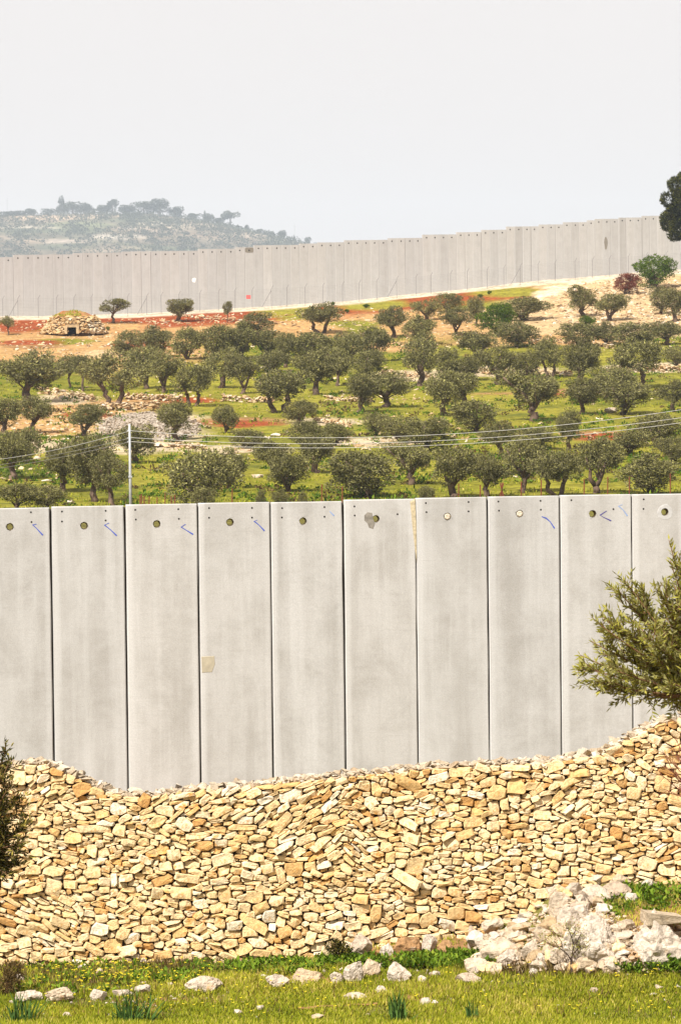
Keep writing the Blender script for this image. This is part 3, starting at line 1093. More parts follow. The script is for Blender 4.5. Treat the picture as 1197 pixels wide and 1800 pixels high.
fb = at(598, 530, wl_depth(598))
fw = thing('concrete_wall', fb, 'distant concrete panel wall climbing in steps along the skyline above the olive grove', 'wall')
bx = [-190.0]
while bx[-1] < 1380:
    bx.append(bx[-1] + 17.8 - 4.5 * min(1.0, max(0, bx[-1]) / 1197))
frng = random.Random(3)
hole_me = MB()
hole_me.add([(.10 * math.cos(k * math.pi / 4), -.012, .10 * math.sin(k * math.pi / 4)) for k in range(8)] + [(.11 * math.cos(k * math.pi / 4), .01, .11 * math.sin(k * math.pi / 4)) for k in range(8)],
            [tuple(range(8))] + [(k, k + 8, (k + 1) % 8 + 8, (k + 1) % 8) for k in range(8)])
hole_me = hole_me.mesh('lifting_hole', M_DARK)
for i in range(len(bx) - 1):
    mid = (bx[i] + bx[i + 1]) / 2
    st = [s_ for s_ in STEPS if s_[0] <= mid][-1]
    dd = float(wl_depth(mid))
    a = at(bx[i], 500, wl_depth(bx[i]))
    b = at(bx[i + 1], 500, wl_depth(bx[i + 1]))
    W = math.hypot(b.x - a.x, b.y - a.y) - .016
    yw = math.atan2(b.y - a.y, b.x - a.x)
    zt = at(st[0] + 6, st[1], dd).z
    zb = at(mid, np.interp(mid, BOTX, BOTY) + 4, dd).z - .5
    H_ = zt - zb
    mb = MB()
    c_ = .016
    ring = [(-W / 2, .2), (-W / 2, c_), (-W / 2 + c_, 0), (W / 2 - c_, 0), (W / 2, c_), (W / 2, .2)]
    mb.add([(x, y, z) for z in (0, H_) for x, y in ring], [(k, (k + 1) % 6, (k + 1) % 6 + 6, k + 6) for k in range(6)] + [tuple(range(6, 12)), tuple(range(5, -1, -1))])
    o = mb.build('concrete_panel', M_CONCFAR, fw)
    o.location = Vector(((a.x + b.x) / 2, (a.y + b.y) / 2 + frng.uniform(-.03, .03), zb)) - fb
    o.rotation_euler = (0, 0, yw + frng.gauss(0, .02) + (.5 if abs(mid - 1090) < 8 or abs(mid - 908) < 10 else 0) * .3)
    h = link('lifting_hole', hole_me, o)
    h.location = (frng.uniform(-.05, .05), 0, H_ - .42)

    def fpatch(nm, xs, zs_, mm, jag=.0):
        m2 = MB()
        n = 12
        cx_, cz_ = sum(xs) / 2, sum(zs_) / 2
        rx_, rz_ = (xs[1] - xs[0]) / 2, (zs_[1] - zs_[0]) / 2
        vv = []
        for k in range(n):
            t = 2 * math.pi * k / n
            q = 1 + jag * frng.uniform(-1, 1)
            e = .35 if jag == 0 else 1
            vv.append((cx_ + rx_ * q * math.copysign(abs(math.cos(t)) ** e, math.cos(t)), -.012, cz_ + rz_ * q * math.copysign(abs(math.sin(t)) ** e, math.sin(t))))
        vv += [(x, .004, z) for x, y, z in vv]
        m2.add(vv, [tuple(range(n))] + [(k, k + n, (k + 1) % n + n, (k + 1) % n) for k in range(n)])
        m2.build(nm, mm, o)
    if bx[i] < 348 <= bx[i + 1]:
        fpatch('paint_splash', (-.25, .3), (H_ * .52, H_ * .52 + .62), M_WPAINT, .25)
    if bx[i] < 445 <= bx[i + 1]:
        fpatch('stained_cap', (-W / 2 + .05, W / 2 - .05), (H_ - .75, H_ - .03), M_SMEAR)
        h.location.y = -.02
    if bx[i] < 1069 <= bx[i + 1]:
        fpatch('damp_stain', (-.4, .1), (H_ - 4.3, H_ - 2.4), M_SMEAR, .2)

# wire fence at the foot of the far wall
fo = at(598, 533, wl_depth(598) - 3)
fence = thing('wire_fence', fo, 'thin grey wire security fence with angled post tops along the foot of the distant wall', 'fence')
fx = list(np.arange(-60, 1290, 31.5))


def fence_base(px):
    return at(px, np.interp(px, BOTX, BOTY) + 2.0, wl_depth(px) - 3)


for k, q in enumerate(fx):
    p = fence_base(q + frng.uniform(-4, 4)) - fo
    mb = MB()
    mb.tube([(0, 0, -.3), (0, 0, 2.5), (.28, -.05, 2.95)], .032, 5)
    o = mb.build('fence_post', M_DULL, fence)
    o.location = p
    if k % 7 == 3:
        mb = MB()
        mb.tube([(0, 0, 2.3), (-1.3, 0, 0)], .035, 5)
        br = mb.build('brace', M_DULL, fence)
        br.location = p
mb = MB()
for hgt in np.linspace(.15, 2.45, 13):
    mb.tube([np.array(fence_base(q) - fo) + (0, 0, hgt) for q in fx], .010, 3, cap=False)
mb.build('fence_wire', M_DULL, fence)
p = fence_base(437)
sg = thing('warning_sign', (p.x, p.y, p.z), 'small red warning sign hung on the fence before the distant wall', 'sign')
mb = MB()
hz0 = at(437, 521.5, p.y).z - p.z
mb.box((0, -.06, hz0), (.60, .02, .46))
pl = mb.build('sign_plate', M_RED, sg)
mb = MB()
for dx in (-.14, .14):
    mb.box((dx, -.073, hz0), (.2, .004, .22))
mb.build('sign_print', mat_plain('sign_pink', (.62, .18, .16)), sg)

# ------------------------------------------------------------------ stone hut
hb = gv_pt(130, 586)
hut = thing('stone_hut', hb, 'low round dry stone field hut with a black doorway below the distant wall', 'hut')
hs1 = hb.y / FPX            # metres per photo pixel there
R0, R1, HH = 57 * hs1, 37 * hs1, 30 * hs1
mb = MB()
nsg = 40
dsg = [nsg * 3 // 4, nsg * 3 // 4 + 1] if False else [29, 30]
lev = [(-.5, R0 - .18), (13 * hs1, R0 - .18 - 4 * hs1), (HH, R1 - .18)]
V = [(r_ * math.cos(2 * math.pi * k / nsg), r_ * math.sin(2 * math.pi * k / nsg), z) for z, r_ in lev for k in range(nsg)]
F = [(j * nsg + k, j * nsg + (k + 1) % nsg, (j + 1) * nsg + (k + 1) % nsg, (j + 1) * nsg + k) for j in range(2) for k in range(nsg) if not (j == 0 and k in dsg)]
mb.add(V, F)
mb.build('inner_wall', M_CORE, hut)
mb = MB()
small_mb, nst = MB(), 0
hrng = np.random.default_rng(9)
for lv_ in range(9):
    z = (lv_ + .5) / 9 * HH
    r_ = R0 + (R1 - R0) * (z / HH) ** 1.1
    a = hrng.uniform(0, .1)
    while a < 2 * math.pi:
        sz = hrng.uniform(.32, .72)
        th = a + sz / 2 / r_
        a += sz * .92 / r_
        dth = th - 1.5 * math.pi
        if abs(dth * r_) < .62 and z < 14 * hs1:
            continue
        v, f = put_rock(sz * 1.2, (r_ * math.cos(th), r_ * math.sin(th), z + hrng.uniform(-.06, .06)), hrng, .25)
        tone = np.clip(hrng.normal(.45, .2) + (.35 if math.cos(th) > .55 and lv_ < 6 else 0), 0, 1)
        if math.sin(th) < .15 and nst < 290:
            m2 = MB()
            c = v.mean(0)
            m2.add(v - c, f, tone)
            o = m2.build('stone', M_HUT, hut)
            o.location = c
            nst += 1
        else:
            small_mb.add(v, f, tone)
o = small_mb.build('rear_stones', M_HUT, hut)
o['kind'] = 'stuff'
mb = MB()
mb.box((.05, -R0 + .40, 13.2 * hs1), (1.7, .75, .34), .05, .4)
mb.build('lintel', M_FIELDSTONE, hut)
for sx in (-.72, .72):
    mb = MB()
    mb.box((sx, -R0 + .26, 5.5 * hs1), (.34, .6, 11.5 * hs1), .1 * sx, .5)
    mb.build('door_jamb', M_FIELDSTONE, hut)
V = [(0, 0, HH + .75)] + [(r_ * math.cos(2 * math.pi * k / 24), r_ * math.sin(2 * math.pi * k / 24), z + .12 * hrng.normal()) for r_, z in ((R1 * .55, HH + .5), (R1 + .05, HH - .12)) for k in range(24)]
F = [(0, 1 + k, 1 + (k + 1) % 24) for k in range(24)] + [(1 + k, 25 + k, 25 + (k + 1) % 24, 1 + (k + 1) % 24) for k in range(24)]
mb = MB()
mb.add(V, F)
mb.build('earth_roof', mat_stone('hut_roof_earth', [(0, (.26, .16, .06)), (1, (.26, .16, .06))], (3, .4), (1.2, .45, (.26, .09, .04))), hut)
n = 900
th, rr = hrng.uniform(0, 6.28, n), R1 * np.sqrt(hrng.uniform(0, 1, n))
Pg = np.stack([rr * np.cos(th), rr * np.sin(th), HH + .7 - .75 * rr / R1], -1)
Dg = unit(np.array([0, 0, 1]) + .5 * hrng.normal(size=(n, 3)))
kp = (Pg[:, 0] < .4 * R1)
o = link('roof_grass', card_mesh('roof_grass', Pg[kp], Dg[kp], side_of(Dg[kp], hrng), .35, .08, hrng.uniform(.3, 1, kp.sum()), M_GRASS), hut)
o['kind'] = 'stuff'


# ------------------------------------------------------------------ trees
def blob_leaves(blobs, n, L, W, r, up=.25, shell=.55):
    """leaves on and in ellipsoid clumps (centre, radii)"""
    C = np.array([b[0] for b in blobs], float)
    Rr = np.array([b[1] if np.ndim(b[1]) else (b[1],) * 3 for b in blobs], float)
    wgt = Rr.prod(1) ** (2 / 3)
    k = r.choice(len(C), n, p=wgt / wgt.sum())
    dr = rand_dirs(n, r)
    rad_ = r.uniform(shell ** 3, 1.0, n) ** (1 / 3)
    rad_ *= 1 + .18 * fbm(dr * 1.7 + C[k] * 9, 1.0, 3)
    # sprigs: leaves gather into tufts
    Pp = C[k] + dr * Rr[k] * rad_[:, None]
    tuft = fbm(Pp, 2.2 / max(1e-6, np.median(Rr)) * .5, 17)
    keep = tuft > -.16
    Pp, dr = Pp[keep], dr[keep]
    D = unit(dr * .8 + r.normal(size=Pp.shape) * .55 + np.array([0, 0, up]))
    m = len(Pp)
    tone = np.clip(.48 + .55 * tuft[keep] + r.normal(0, .22, m), 0, 1)
    return Pp, D, side_of(D, r), L * r.uniform(.7, 1.3, m), W * r.uniform(.8, 1.2, m), tone


def olive_proto(seed, kind):
    """unit tree: height 1, crown width 1, standing on z = 0; returns meshes"""
    r = np.random.default_rng(seed)
    z0 = {'T': .17, 'Y': .22, 'D': .19, 'B': -.02, 'S': .30}[kind]
    zc, hz = (z0 + 1) / 2, (1 - z0) / 2
    blobs = []
    skew = np.array([r.normal(0, .05), r.normal(0, .05), 0])
    nb = {'B': 20, 'S': 10}.get(kind, 19)
    tries = 0
    while len(blobs) < nb and tries < 500:
        tries += 1
        p = r.uniform(-1, 1, 3)
        if np.linalg.norm(p) > 1 or np.linalg.norm(p) < .45 or (kind != 'B' and p[2] < -.6 and np.hypot(p[0], p[1]) < .3):
            continue
        p = p * np.array([.42, .42, hz * .76]) * r.uniform(.85, 1.08) + skew * (p[2] + .3) + (0, 0, zc)
        s = r.uniform(.10, .20)
        blobs.append((p, (s, s, s * r.uniform(.65, .95) * (1 if kind != 'S' else .8))))
    blobs.append(((r.uniform(-.05, .05), 0, zc + .02), (.33, .33, hz * .66)))
    nL = {'B': 9000, 'S': 4500}.get(kind, 8500)
    Pp, D, S, L, W, tone = blob_leaves(blobs, nL, .046, .018, r)
    crown = card_mesh('crown', Pp, D, S, L, W, tone, M_OLIVE)
    mb = MB()

    def limb(p0, p1, r0, r1, n=5, wob=.03):
        p0, p1 = np.array(p0, float), np.array(p1, float)
        ts = np.linspace(0, 1, n)
        pts = p0 + (p1 - p0) * ts[:, None] + r.normal(0, wob, (n, 3)) * np.sin(ts * math.pi)[:, None]
        mb.tube(pts, r0 + (r1 - r0) * ts ** .7, 7)
        return pts
    limbs = []
    if kind in 'TYS':
        lean = r.uniform(-.12, .12)
        fz = {'T': .26, 'Y': .12, 'S': .36}[kind]
        t0 = .036 if kind == 'S' else r.uniform(.05, .075)
        limb((0, 0, -.05), (lean * .6, 0, fz), t0 * 1.25, t0 * .8)
        roots = [(lean * .6, 0, fz * .96)]
        limbs = [(roots[0], t0 * .7)] * (3 if kind != 'Y' else 2)
    elif kind == 'D':
        for sx in (-1, 1):
            limb((sx * .06, r.uniform(-.03, .03), -.05), (sx * r.uniform(.1, .17), 0, .27), .05, .036)
            limbs.append(((sx * .13, 0, .25), .036))
            limbs.append(((sx * .13, 0, .25), .03))
    else:
        limb((0, 0, -.05), (.02, 0, .2), .05, .04)
        limbs = [((.02, 0, .16), .03)] * 3
    trunk_n = len(mb.v)
    big = sorted(blobs[:-1], key=lambda b: -b[1][0])
    for j, (q, rr_) in enumerate(limbs):
        tgt = np.array(big[j % len(big)][0])
        if kind == 'Y':
            tgt = np.array([(-1, 1)[j % 2] * r.uniform(.16, .26), r.uniform(-.1, .1), zc])
        if kind == 'D':
            tgt = np.array([math.copysign(r.uniform(.16, .30), q[0]), r.uniform(-.15, .15), zc + r.uniform(-.1, .1)])
        limb(q, tgt, rr_, rr_ * .35, 5, .025)
    for j in range(0 if kind == 'D' else 5):
        tgt = np.array(big[(j + 3) % len(big)][0])
        limb((0, 0, z0 + .02), tgt, .018, .006, 4, .02)
    trunk = mb.mesh('trunk', M_BARK, True)
    return trunk, crown


PROTO = {}
for kd, cnt_ in (('T', 7), ('Y', 4), ('D', 4), ('B', 8), ('S', 3)):
    PROTO[kd] = [olive_proto(100 + 17 * k + ord(kd), kd) for k in range(cnt_)]
USE = {k: 0 for k in PROTO}
trng = random.Random(21)


def plant(name, p, Wm, Hm, kd, label, cat, group=None, crown_mat=None):
    lst = PROTO[kd]
    tr, cr = lst[USE[kd] % len(lst)]
    USE[kd] += 1
    t = thing(name, p, label, cat, group, 0)
    rz = trng.uniform(0, 6.28) if kd in 'TBS' else trng.choice([0, .35, -.35, math.pi, math.pi + .35])
    asp_ = trng.uniform(.9, 1.12)
    for nm, me_ in (('trunk', tr), ('crown', cr)):
        o = link(nm, me_, t)
        o.scale = (Wm * .96 * asp_, Wm * .96 / asp_, Hm)
        o.rotation_euler = (0, 0, rz)
        if nm == 'crown' and crown_mat:
            o.material_slots[0].link = 'OBJECT'
            o.material_slots[0].material = crown_mat
    return t


# (centre column, crown top row, base row, crown width, kind, what singles it out)
OLIVES = [
    (15, 556, 589, 27, 'S', 'tiny round-headed olive at the far left edge, beside the stone hut'),
    (199, 525, 568, 58, 'S', 'olive directly behind the right shoulder of the stone hut'),
    (316, 524, 565, 52, 'T', 'lone small olive on red earth, second right of the stone hut'),
    (400, 530, 566, 20, 'S', 'thinnest little olive, standing below the red sign'),
    (222, 578, 624, 52, 'B', 'bushy olive below the right end of the stone hut'),
    (270, 574, 628, 64, 'B', 'wide bushy olive below the lone olive on red earth'),
    (330, 575, 632, 58, 'B', 'bushy olive, left one of the pair under the thin little olive'),
    (380, 566, 632, 60, 'B', 'bushy olive, right one of the pair under the thin little olive'),
    (48, 621, 706, 96, 'T', 'large dark domed olive with a thick single trunk at the left edge'),
    (122, 625, 683, 44, 'S', 'slim crooked olive, left of the close pair beside the large dark domed olive'),
    (147, 625, 687, 48, 'S', 'slim straight olive, right of the close pair beside the large dark domed olive'),
    (199, 627, 711, 80, 'D', 'double-trunked olive above the bare terrace wall at left'),
    (258, 612, 683, 64, 'T', 'olive with a pale trunk just right of the double-trunked olive'),
    (286, 618, 689, 62, 'Y', 'forked olive in front of the pale-trunked one, above the terrace wall gap'),
    (338, 643, 714, 66, 'D', 'twin-trunked olive right of the low stone terrace wall'),
    (388, 618, 682, 58, 'T', 'olive behind and right of the twin-trunked olive'),
    (8, 702, 763, 58, 'T', 'olive cut by the left edge below the large dark domed olive'),
    (60, 698, 760, 62, 'T', 'upright olive standing right below the large dark domed olive'),
    (150, 711, 768, 56, 'Y', 'small Y-forked olive on the pale stony clearing'),
    (308, 706, 773, 58, 'T', 'round olive with one straight trunk on the grey stone heap'),
    (398, 710, 760, 42, 'B', 'narrow bushy olive right of the grey stone heap'),
    (22, 757, 842, 66, 'T', 'leaning olive under the power lines at the left edge'),
    (48, 750, 815, 50, 'B', 'dark bushy olive tucked behind the leaning one at left'),
    (112, 778, 864, 76, 'T', 'slanting-trunk olive halfway between the left edge and the power pole'),
    (166, 770, 882, 92, 'T', 'big broad olive left of the power pole with a dark stout trunk'),
    (198, 803, 888, 58, 'T', 'olive touching the power pole on its left side'),
    (236, 750, 815, 66, 'T', 'olive directly behind the power pole'),
    (352, 782, 889, 126, 'B', 'largest sprawling olive thicket, right of the power pole above the rusty stakes'),
    (563, 532, 586, 66, 'D', 'double-trunked olive on the upper slope right of the red sign'),
    (690, 540, 593, 50, 'T', 'small single-stemmed olive on the pale upper slope at centre'),
    (748, 527, 563, 46, 'T', 'small olive below the skyline wall, left of its two neighbours'),
    (787, 515, 548, 54, 'B', 'uppermost bushy olive right against the far red verge'),
    (447, 546, 588, 60, 'B', 'bushy olive just below the red sign to its right'),
    (426, 568, 630, 52, 'B', 'tall leafy olive under the red sign'),
    (468, 577, 628, 50, 'B', 'round bushy olive in the middle of the crowded upper row'),
    (502, 583, 645, 36, 'T', 'narrow shaded olive in the crowded upper row'),
    (546, 580, 634, 80, 'B', 'broad bushy olive below the upper double-trunked olive'),
    (616, 580, 634, 52, 'B', 'bushy olive filling the gap right of the broad bushy one'),
    (656, 573, 636, 58, 'B', 'tall bushy olive at the right end of the crowded upper row'),
    (478, 613, 653, 56, 'B', 'low greyish olive bush in front of the crowded upper row'),
    (425, 625, 692, 50, 'Y', 'olive with two thin splayed stems left of centre'),
    (556, 614, 694, 72, 'T', 'olive with a bent dark trunk near the middle of the slope'),
    (594, 615, 678, 42, 'T', 'slim olive half hidden behind the bent-trunk olive'),
    (646, 616, 670, 58, 'B', 'bushy olive above the twin big olives at centre'),
    (740, 592, 678, 70, 'T', 'handsome upright olive with a stout trunk on the central terrace'),
    (786, 608, 668, 54, 'B', 'leafy olive touching the right side of the upright terrace olive'),
    (736, 555, 606, 58, 'B', 'hazy bushy olive above the upright terrace olive'),
    (490, 650, 725, 94, 'D', 'wide olive with a massive divided trunk at the end of the dark terrace wall'),
    (634, 658, 726, 64, 'T', 'olive with a thick pale trunk, left of the big central pair'),
    (678, 656, 716, 76, 'T', 'olive with spreading crown, right of the big central pair'),
    (780, 653, 730, 68, 'T', 'slender-stemmed olive right of the big central pair'),
    (528, 702, 744, 50, 'B', 'upright dark olive bush below the massive divided trunk'),
    (532, 735, 790, 62, 'B', 'olive behind the power lines below the upright dark bush'),
    (590, 741, 784, 48, 'B', 'dark compact olive left of the white boulders and crossed by power lines'),
    (556, 760, 832, 66, 'T', 'thin-trunked olive just under the power lines at centre'),
    (662, 724, 766, 54, 'B', 'pale scrubby olive below the thick pale trunk'),
    (704, 727, 778, 60, 'B', 'dark round olive right of the pale scrubby one'),
    (752, 735, 792, 88, 'B', 'wide olive behind the power lines right of centre'),
    (440, 752, 788, 62, 'B', 'low dull olive behind the power lines left of centre'),
    (402, 790, 858, 52, 'B', 'olive squeezed between the sprawling thicket and the dead stump'),
    (480, 778, 838, 64, 'Y', 'olive with pale dead wood at its foot'),
    (507, 797, 864, 78, 'B', 'ball-shaped olive whose crown reaches the grass, left of centre front'),
    (646, 786, 876, 122, 'B', 'huge spreading olive thicket in the front row at centre'),
    (722, 780, 852, 72, 'T', 'dark olive with a bare trunk right of the huge central thicket'),
    (803, 540, 588, 46, 'Y', 'little forked olive below the uppermost bushy one'),
    (838, 523, 574, 34, 'T', 'narrow olive left of the bright green fig'),
    (918, 519, 563, 74, 'B', 'olive right behind the bright green fig'),
    (1025, 507, 556, 54, 'T', 'dark olive on the stony upper right slope below the red bush'),
    (1073, 517, 564, 56, 'Y', 'forked olive on the stony slope right under the red bush'),
    (1162, 502, 552, 44, 'B', 'bushy olive under the round green tree at right'),
    (1186, 510, 566, 46, 'T', 'olive cut by the right edge below the round green tree'),
    (908, 560, 610, 74, 'B', 'broad grey olive below the bright green fig'),
    (1018, 568, 610, 72, 'B', 'low grey olive under the bright green shrub'),
    (1112, 564, 610, 80, 'B', 'wide low olive along the lower edge of the stony slope'),
    (1066, 566, 606, 44, 'B', 'small olive left against the wide low one under the stony slope'),
    (1172, 566, 606, 56, 'T', 'sparse olive near the right edge under the stony slope'),
    (835, 584, 632, 66, 'Y', 'olive with a low fork, right of the upright terrace olive'),
    (873, 610, 675, 62, 'T', 'olive with one clear straight trunk before pale terrace stones'),
    (826, 626, 668, 48, 'B', 'leafy olive left of the clear straight trunk'),
    (925, 616, 660, 54, 'B', 'dense olive right of the clear straight trunk'),
    (966, 600, 664, 48, 'D', 'twin-stemmed olive behind the dense one'),
    (1022, 602, 678, 72, 'T', 'yellow-green olive with a thick short trunk in the right middle'),
    (1115, 600, 682, 80, 'D', 'olive-brown tree with thin crooked stems at right'),
    (937, 653, 740, 92, 'T', 'big symmetrical olive alone on the grass right of centre'),
    (1023, 666, 728, 62, 'T', 'compact dark olive right of the big symmetrical one'),
    (1080, 640, 700, 74, 'B', 'tall grey olive left of the thin crooked stems'),
    (1098, 668, 728, 90, 'B', 'broad olive bush with stones at its foot on the right'),
    (1180, 673, 724, 52, 'T', 'dark olive at the right edge just above the power lines'),
    (1190, 605, 642, 36, 'B', 'olive fragment at the right edge above the pale terrace stones'),
    (816, 655, 716, 60, 'T', 'leafy olive left of the big symmetrical one'),
    (836, 704, 760, 82, 'B', 'feathery olive thicket crossed by power lines, below the leafy one'),
    (878, 742, 802, 54, 'T', 'dark small olive in front of the feathery thicket'),
    (1000, 722, 790, 46, 'T', 'small sparse olive with a straight trunk in front of the power lines'),
    (940, 748, 790, 80, 'B', 'wide dull olive under the power lines left of the small sparse one'),
    (798, 784, 874, 78, 'T', 'front-row olive right of the dark bare-trunked one'),
    (855, 800, 874, 66, 'T', 'front-row olive above the crossed rusty braces'),
    (922, 774, 866, 78, 'T', 'tall front-row olive with a gnarled flared trunk'),
    (978, 790, 874, 86, 'D', 'front-row olive with several dark stems, overlapping the gnarled one'),
    (1052, 774, 868, 80, 'Y', 'front-row olive with a clearly forked pale trunk'),
    (1138, 800, 872, 108, 'B', 'front-row olive thicket at the right end'),
    (1108, 756, 800, 76, 'B', 'olive thicket behind the right-end front thicket'),
    (1150, 722, 784, 86, 'B', 'olive thicket above, touching the power lines at right'),
    (1182, 764, 816, 52, 'B', 'olive at the right edge below the power lines'),
    (30, 848, 894, 62, 'B', 'yellowish scrubby olive at the left end of the concrete wall top'),
    (80, 848, 894, 72, 'B', 'greyish scrubby olive right of the yellowish one by the wall top'),
]
for cx, yt, yb, wpx, kd, lab in OLIVES:
    d = gv_depth(cx, min(yb, 893))
    p = at(cx, min(yb, 893), d)
    if yb > 893:
        p.z -= (yb - 893) * d / FPX
    plant('olive_tree', p, wpx * d / FPX * 1.34, (yb - yt) * d / FPX * 1.12, kd, lab, 'olive tree', 'olive trees in the grove')
for cx, yt, yb, wpx, lab in ((356, 853, 893, 62, 'low grey shrub in front of the largest sprawling thicket'), (458, 855, 892, 24, 'thin pale shrub rising behind the fifth concrete panel'),
                             (494, 857, 893, 42, 'round pale shrub beside a lone rusty stake'), (533, 860, 893, 22, 'smallest pale shrub between two rusty stakes'), (750, 848, 884, 42, 'yellowish shrub under the dark bare-trunked olive')):
    d = gv_depth(cx, yb)
    plant('shrub', at(cx, yb, d), wpx * d / FPX, (yb - yt) * d / FPX, 'B', lab, 'shrub', 'pale shrubs behind the concrete wall')
for cx, yt, yb, wpx, kd, mm, nm, lab, cat in ((873, 522, 590, 78, 'B', M_FIG, 'fig_tree', 'bright green fig tree among the grey olives on the upper slope', 'tree'),
                                              (1031, 551, 580, 42, 'B', M_FIG, 'shrub', 'bright green round shrub on the stony slope', 'shrub'),
                                              (1151, 436, 506, 84, 'B', M_FIG, 'broadleaf_tree', 'round fresh green tree at the right by the distant wall', 'tree'),
                                              (1100, 476, 517, 60, 'B', M_REDBUSH, 'shrub', 'reddish brown bush left of the round fresh green tree', 'shrub'),
                                              (172, 543, 556, 0, '', None, '', '', '')):
    if not wpx:
        continue
    d = gv_depth(cx, yb)
    plant(nm, at(cx, yb, d), wpx * d / FPX, (yb - yt) * d / FPX, kd, lab, cat, None, mm)
WEEDS = ['green weed on the red verge behind the stone hut', 'green weed on the verge below the middle of the distant wall', 'green weed left of the single-stemmed olive high on the slope', 'green weed above the narrow olive near the fig',
         'tiny green weed high on the verge above the fig tree', 'widest green weed in front of the stone hut', 'green weed on the verge directly under the red sign', 'green weed at the head of the sandy track', 'green weed behind the olive by the hut', 'tiny green weed above the upper double-trunked olive']
for k, (cx, cy, wpx, lab) in enumerate(((163, 540, 14, 'bright'), (644, 536, 16, 'green'), (610, 545, 12, 'g'), (845, 518, 14, 'g'), (860, 512, 10, 'g'), (100, 562, 26, 'g'), (437, 553, 12, 'g'), (1010, 503, 12, 'g'), (190, 575, 10, 'g'), (585, 532, 12, ''))):
    d = gv_depth(cx, cy + 5)
    plant('shrub', at(cx, cy + 5, d), wpx * d / FPX, 8 * d / FPX, 'B', WEEDS[k], 'shrub', 'weedy shrubs on the red verge', M_FIG)

# big pine leaning in from the right
pr = np.random.default_rng(77)
pd = 455.0
pb = gv_pt(1262, 505)
pd = pb.y
ms = pd / FPX
pine = thing('pine_tree', pb, 'dark pine crown entering at the right edge above the distant wall', 'pine tree')
blobs = []
for cx, cy, r_ in ((1182, 385, 22), (1178, 350, 17), (1192, 325, 18), (1200, 400, 24), (1215, 350, 34), (1235, 320, 34), (1245, 380, 40), (1270, 345, 46), (1188, 368, 16), (1205, 312, 14), (1174, 395, 12), (1225, 415, 26), (1300, 390, 40), (1186, 414, 12)):
    p = at(cx, cy, pd + pr.uniform(-1.5, 1.5)) - pb
    blobs.append((np.array(p), (r_ * ms, r_ * ms, r_ * ms * .8)))
Pp, D, S, L, W, tone = blob_leaves(blobs, 60000, .36, .13, pr)
link('crown', card_mesh('crown', Pp, D, S, L, W, tone, M_PINE), pine)
mb = MB()
mb.tube([(0, 0, -.5), (.1, 0, 3), (-.1, 0, 6), (-.3, 0, 10)], [.32, .27, .2, .1], 8)
for b in blobs[:12]:
    mb.tube([(0, 0, 3.5), (np.array(b[0]) + (0, 0, 3.5)) / 2 + (0, 0, .4), b[0]], [.12, .08, .03], 5)
mb.build('trunk', M_BARK, pine, True)

# trees on the far hill
HT = [(108, 347, 375, 18, 'conifer', 'tallest pointed conifer on the hill ridge'), (85, 366, 378, 22, 'tree', 'low round tree left of the pointed conifer'), (30, 369, 380, 34, 'tree', 'dark tree clump at the left end of the ridge'),
      (56, 366, 379, 18, 'tree', 'small tree beside the clump at the left end of the ridge'), (128, 354, 376, 26, 'tree', 'tree right of the pointed conifer'), (148, 356, 376, 30, 'tree', 'wide tree two places right of the pointed conifer'),
      (198, 350, 375, 17, 'tree', 'tall tree left of the ridge thicket'), (180, 360, 376, 30, 'tree', 'low tree at the left end of the ridge thicket'), (225, 359, 376, 32, 'tree', 'flat tree in the middle of the ridge thicket'), (253, 354, 376, 34, 'tree', 'broad tree left of the highest dome on the ridge'),
      (281, 349, 376, 30, 'tree', 'highest domed tree on the ridge'), (308, 362, 381, 26, 'tree', 'tree falling away right of the highest dome'), (343, 374, 387, 22, 'tree', 'lone round tree halfway down the ridge'), (360, 371, 389, 7, 'conifer', 'thin cypress beside a round tree on the ridge'),
      (367, 374, 392, 18, 'tree', 'tree right of the thin cypress'), (384, 382, 394, 18, 'tree', 'low tree left of the umbrella tree'), (405, 373, 397, 27, 'umbrella', 'umbrella-shaped tree standing clear on the ridge'), (434, 394, 403, 8, 'tree', 'tiny tree first right of the umbrella tree'),
      (456, 402, 409, 8, 'tree', 'tiny tree second right of the umbrella tree'), (478, 406, 416, 14, 'tree', 'left one of two close bushes low on the ridge'), (495, 404, 418, 16, 'tree', 'right one of two close bushes low on the ridge'), (517, 413, 423, 6, 'conifer', 'tiny cypress near the low end of the ridge'),
      (541, 416, 428, 11, 'tree', 'last small tree at the low end of the ridge'), (165, 366, 377, 6, 'conifer', 'tiny cypress between two tree clumps on the ridge'), (10, 371, 382, 14, 'tree', 'bushy tree at the very left of the ridge')]
con = []
r = np.random.default_rng(5)
for k in range(9):
    z = .15 + .85 * k / 9
    con.append(((0, 0, z), (.5 * (1.05 - z) + .05, .5 * (1.05 - z) + .05, .09)))
conifer = card_mesh('crown', *blob_leaves(con, 1600, .10, .05, r), M_FARFOL)
umb = [((r.uniform(-.33, .33), r.uniform(-.33, .33), r.uniform(.62, .85)), (.2, .2, .15)) for k in range(9)]
umbrella = card_mesh('crown', *blob_leaves(umb, 1500, .09, .045, r), M_FARFOL)
domes = []
for k in range(3):
    bl = [((r.uniform(-.3, .3), r.uniform(-.3, .3), r.uniform(.3, .75)), (.22, .22, .22)) for j in range(9)] + [((0, 0, .45), (.36, .36, .42))]
    domes.append(card_mesh('crown', *blob_leaves(bl, 1800, .09, .05, r), M_FARFOL))
mb = MB()
mb.tube([(0, 0, -.1), (0, 0, .4), (.02, 0, .7)], [.05, .04, .02], 5)
ft = mb.mesh('trunk', M_BARK)
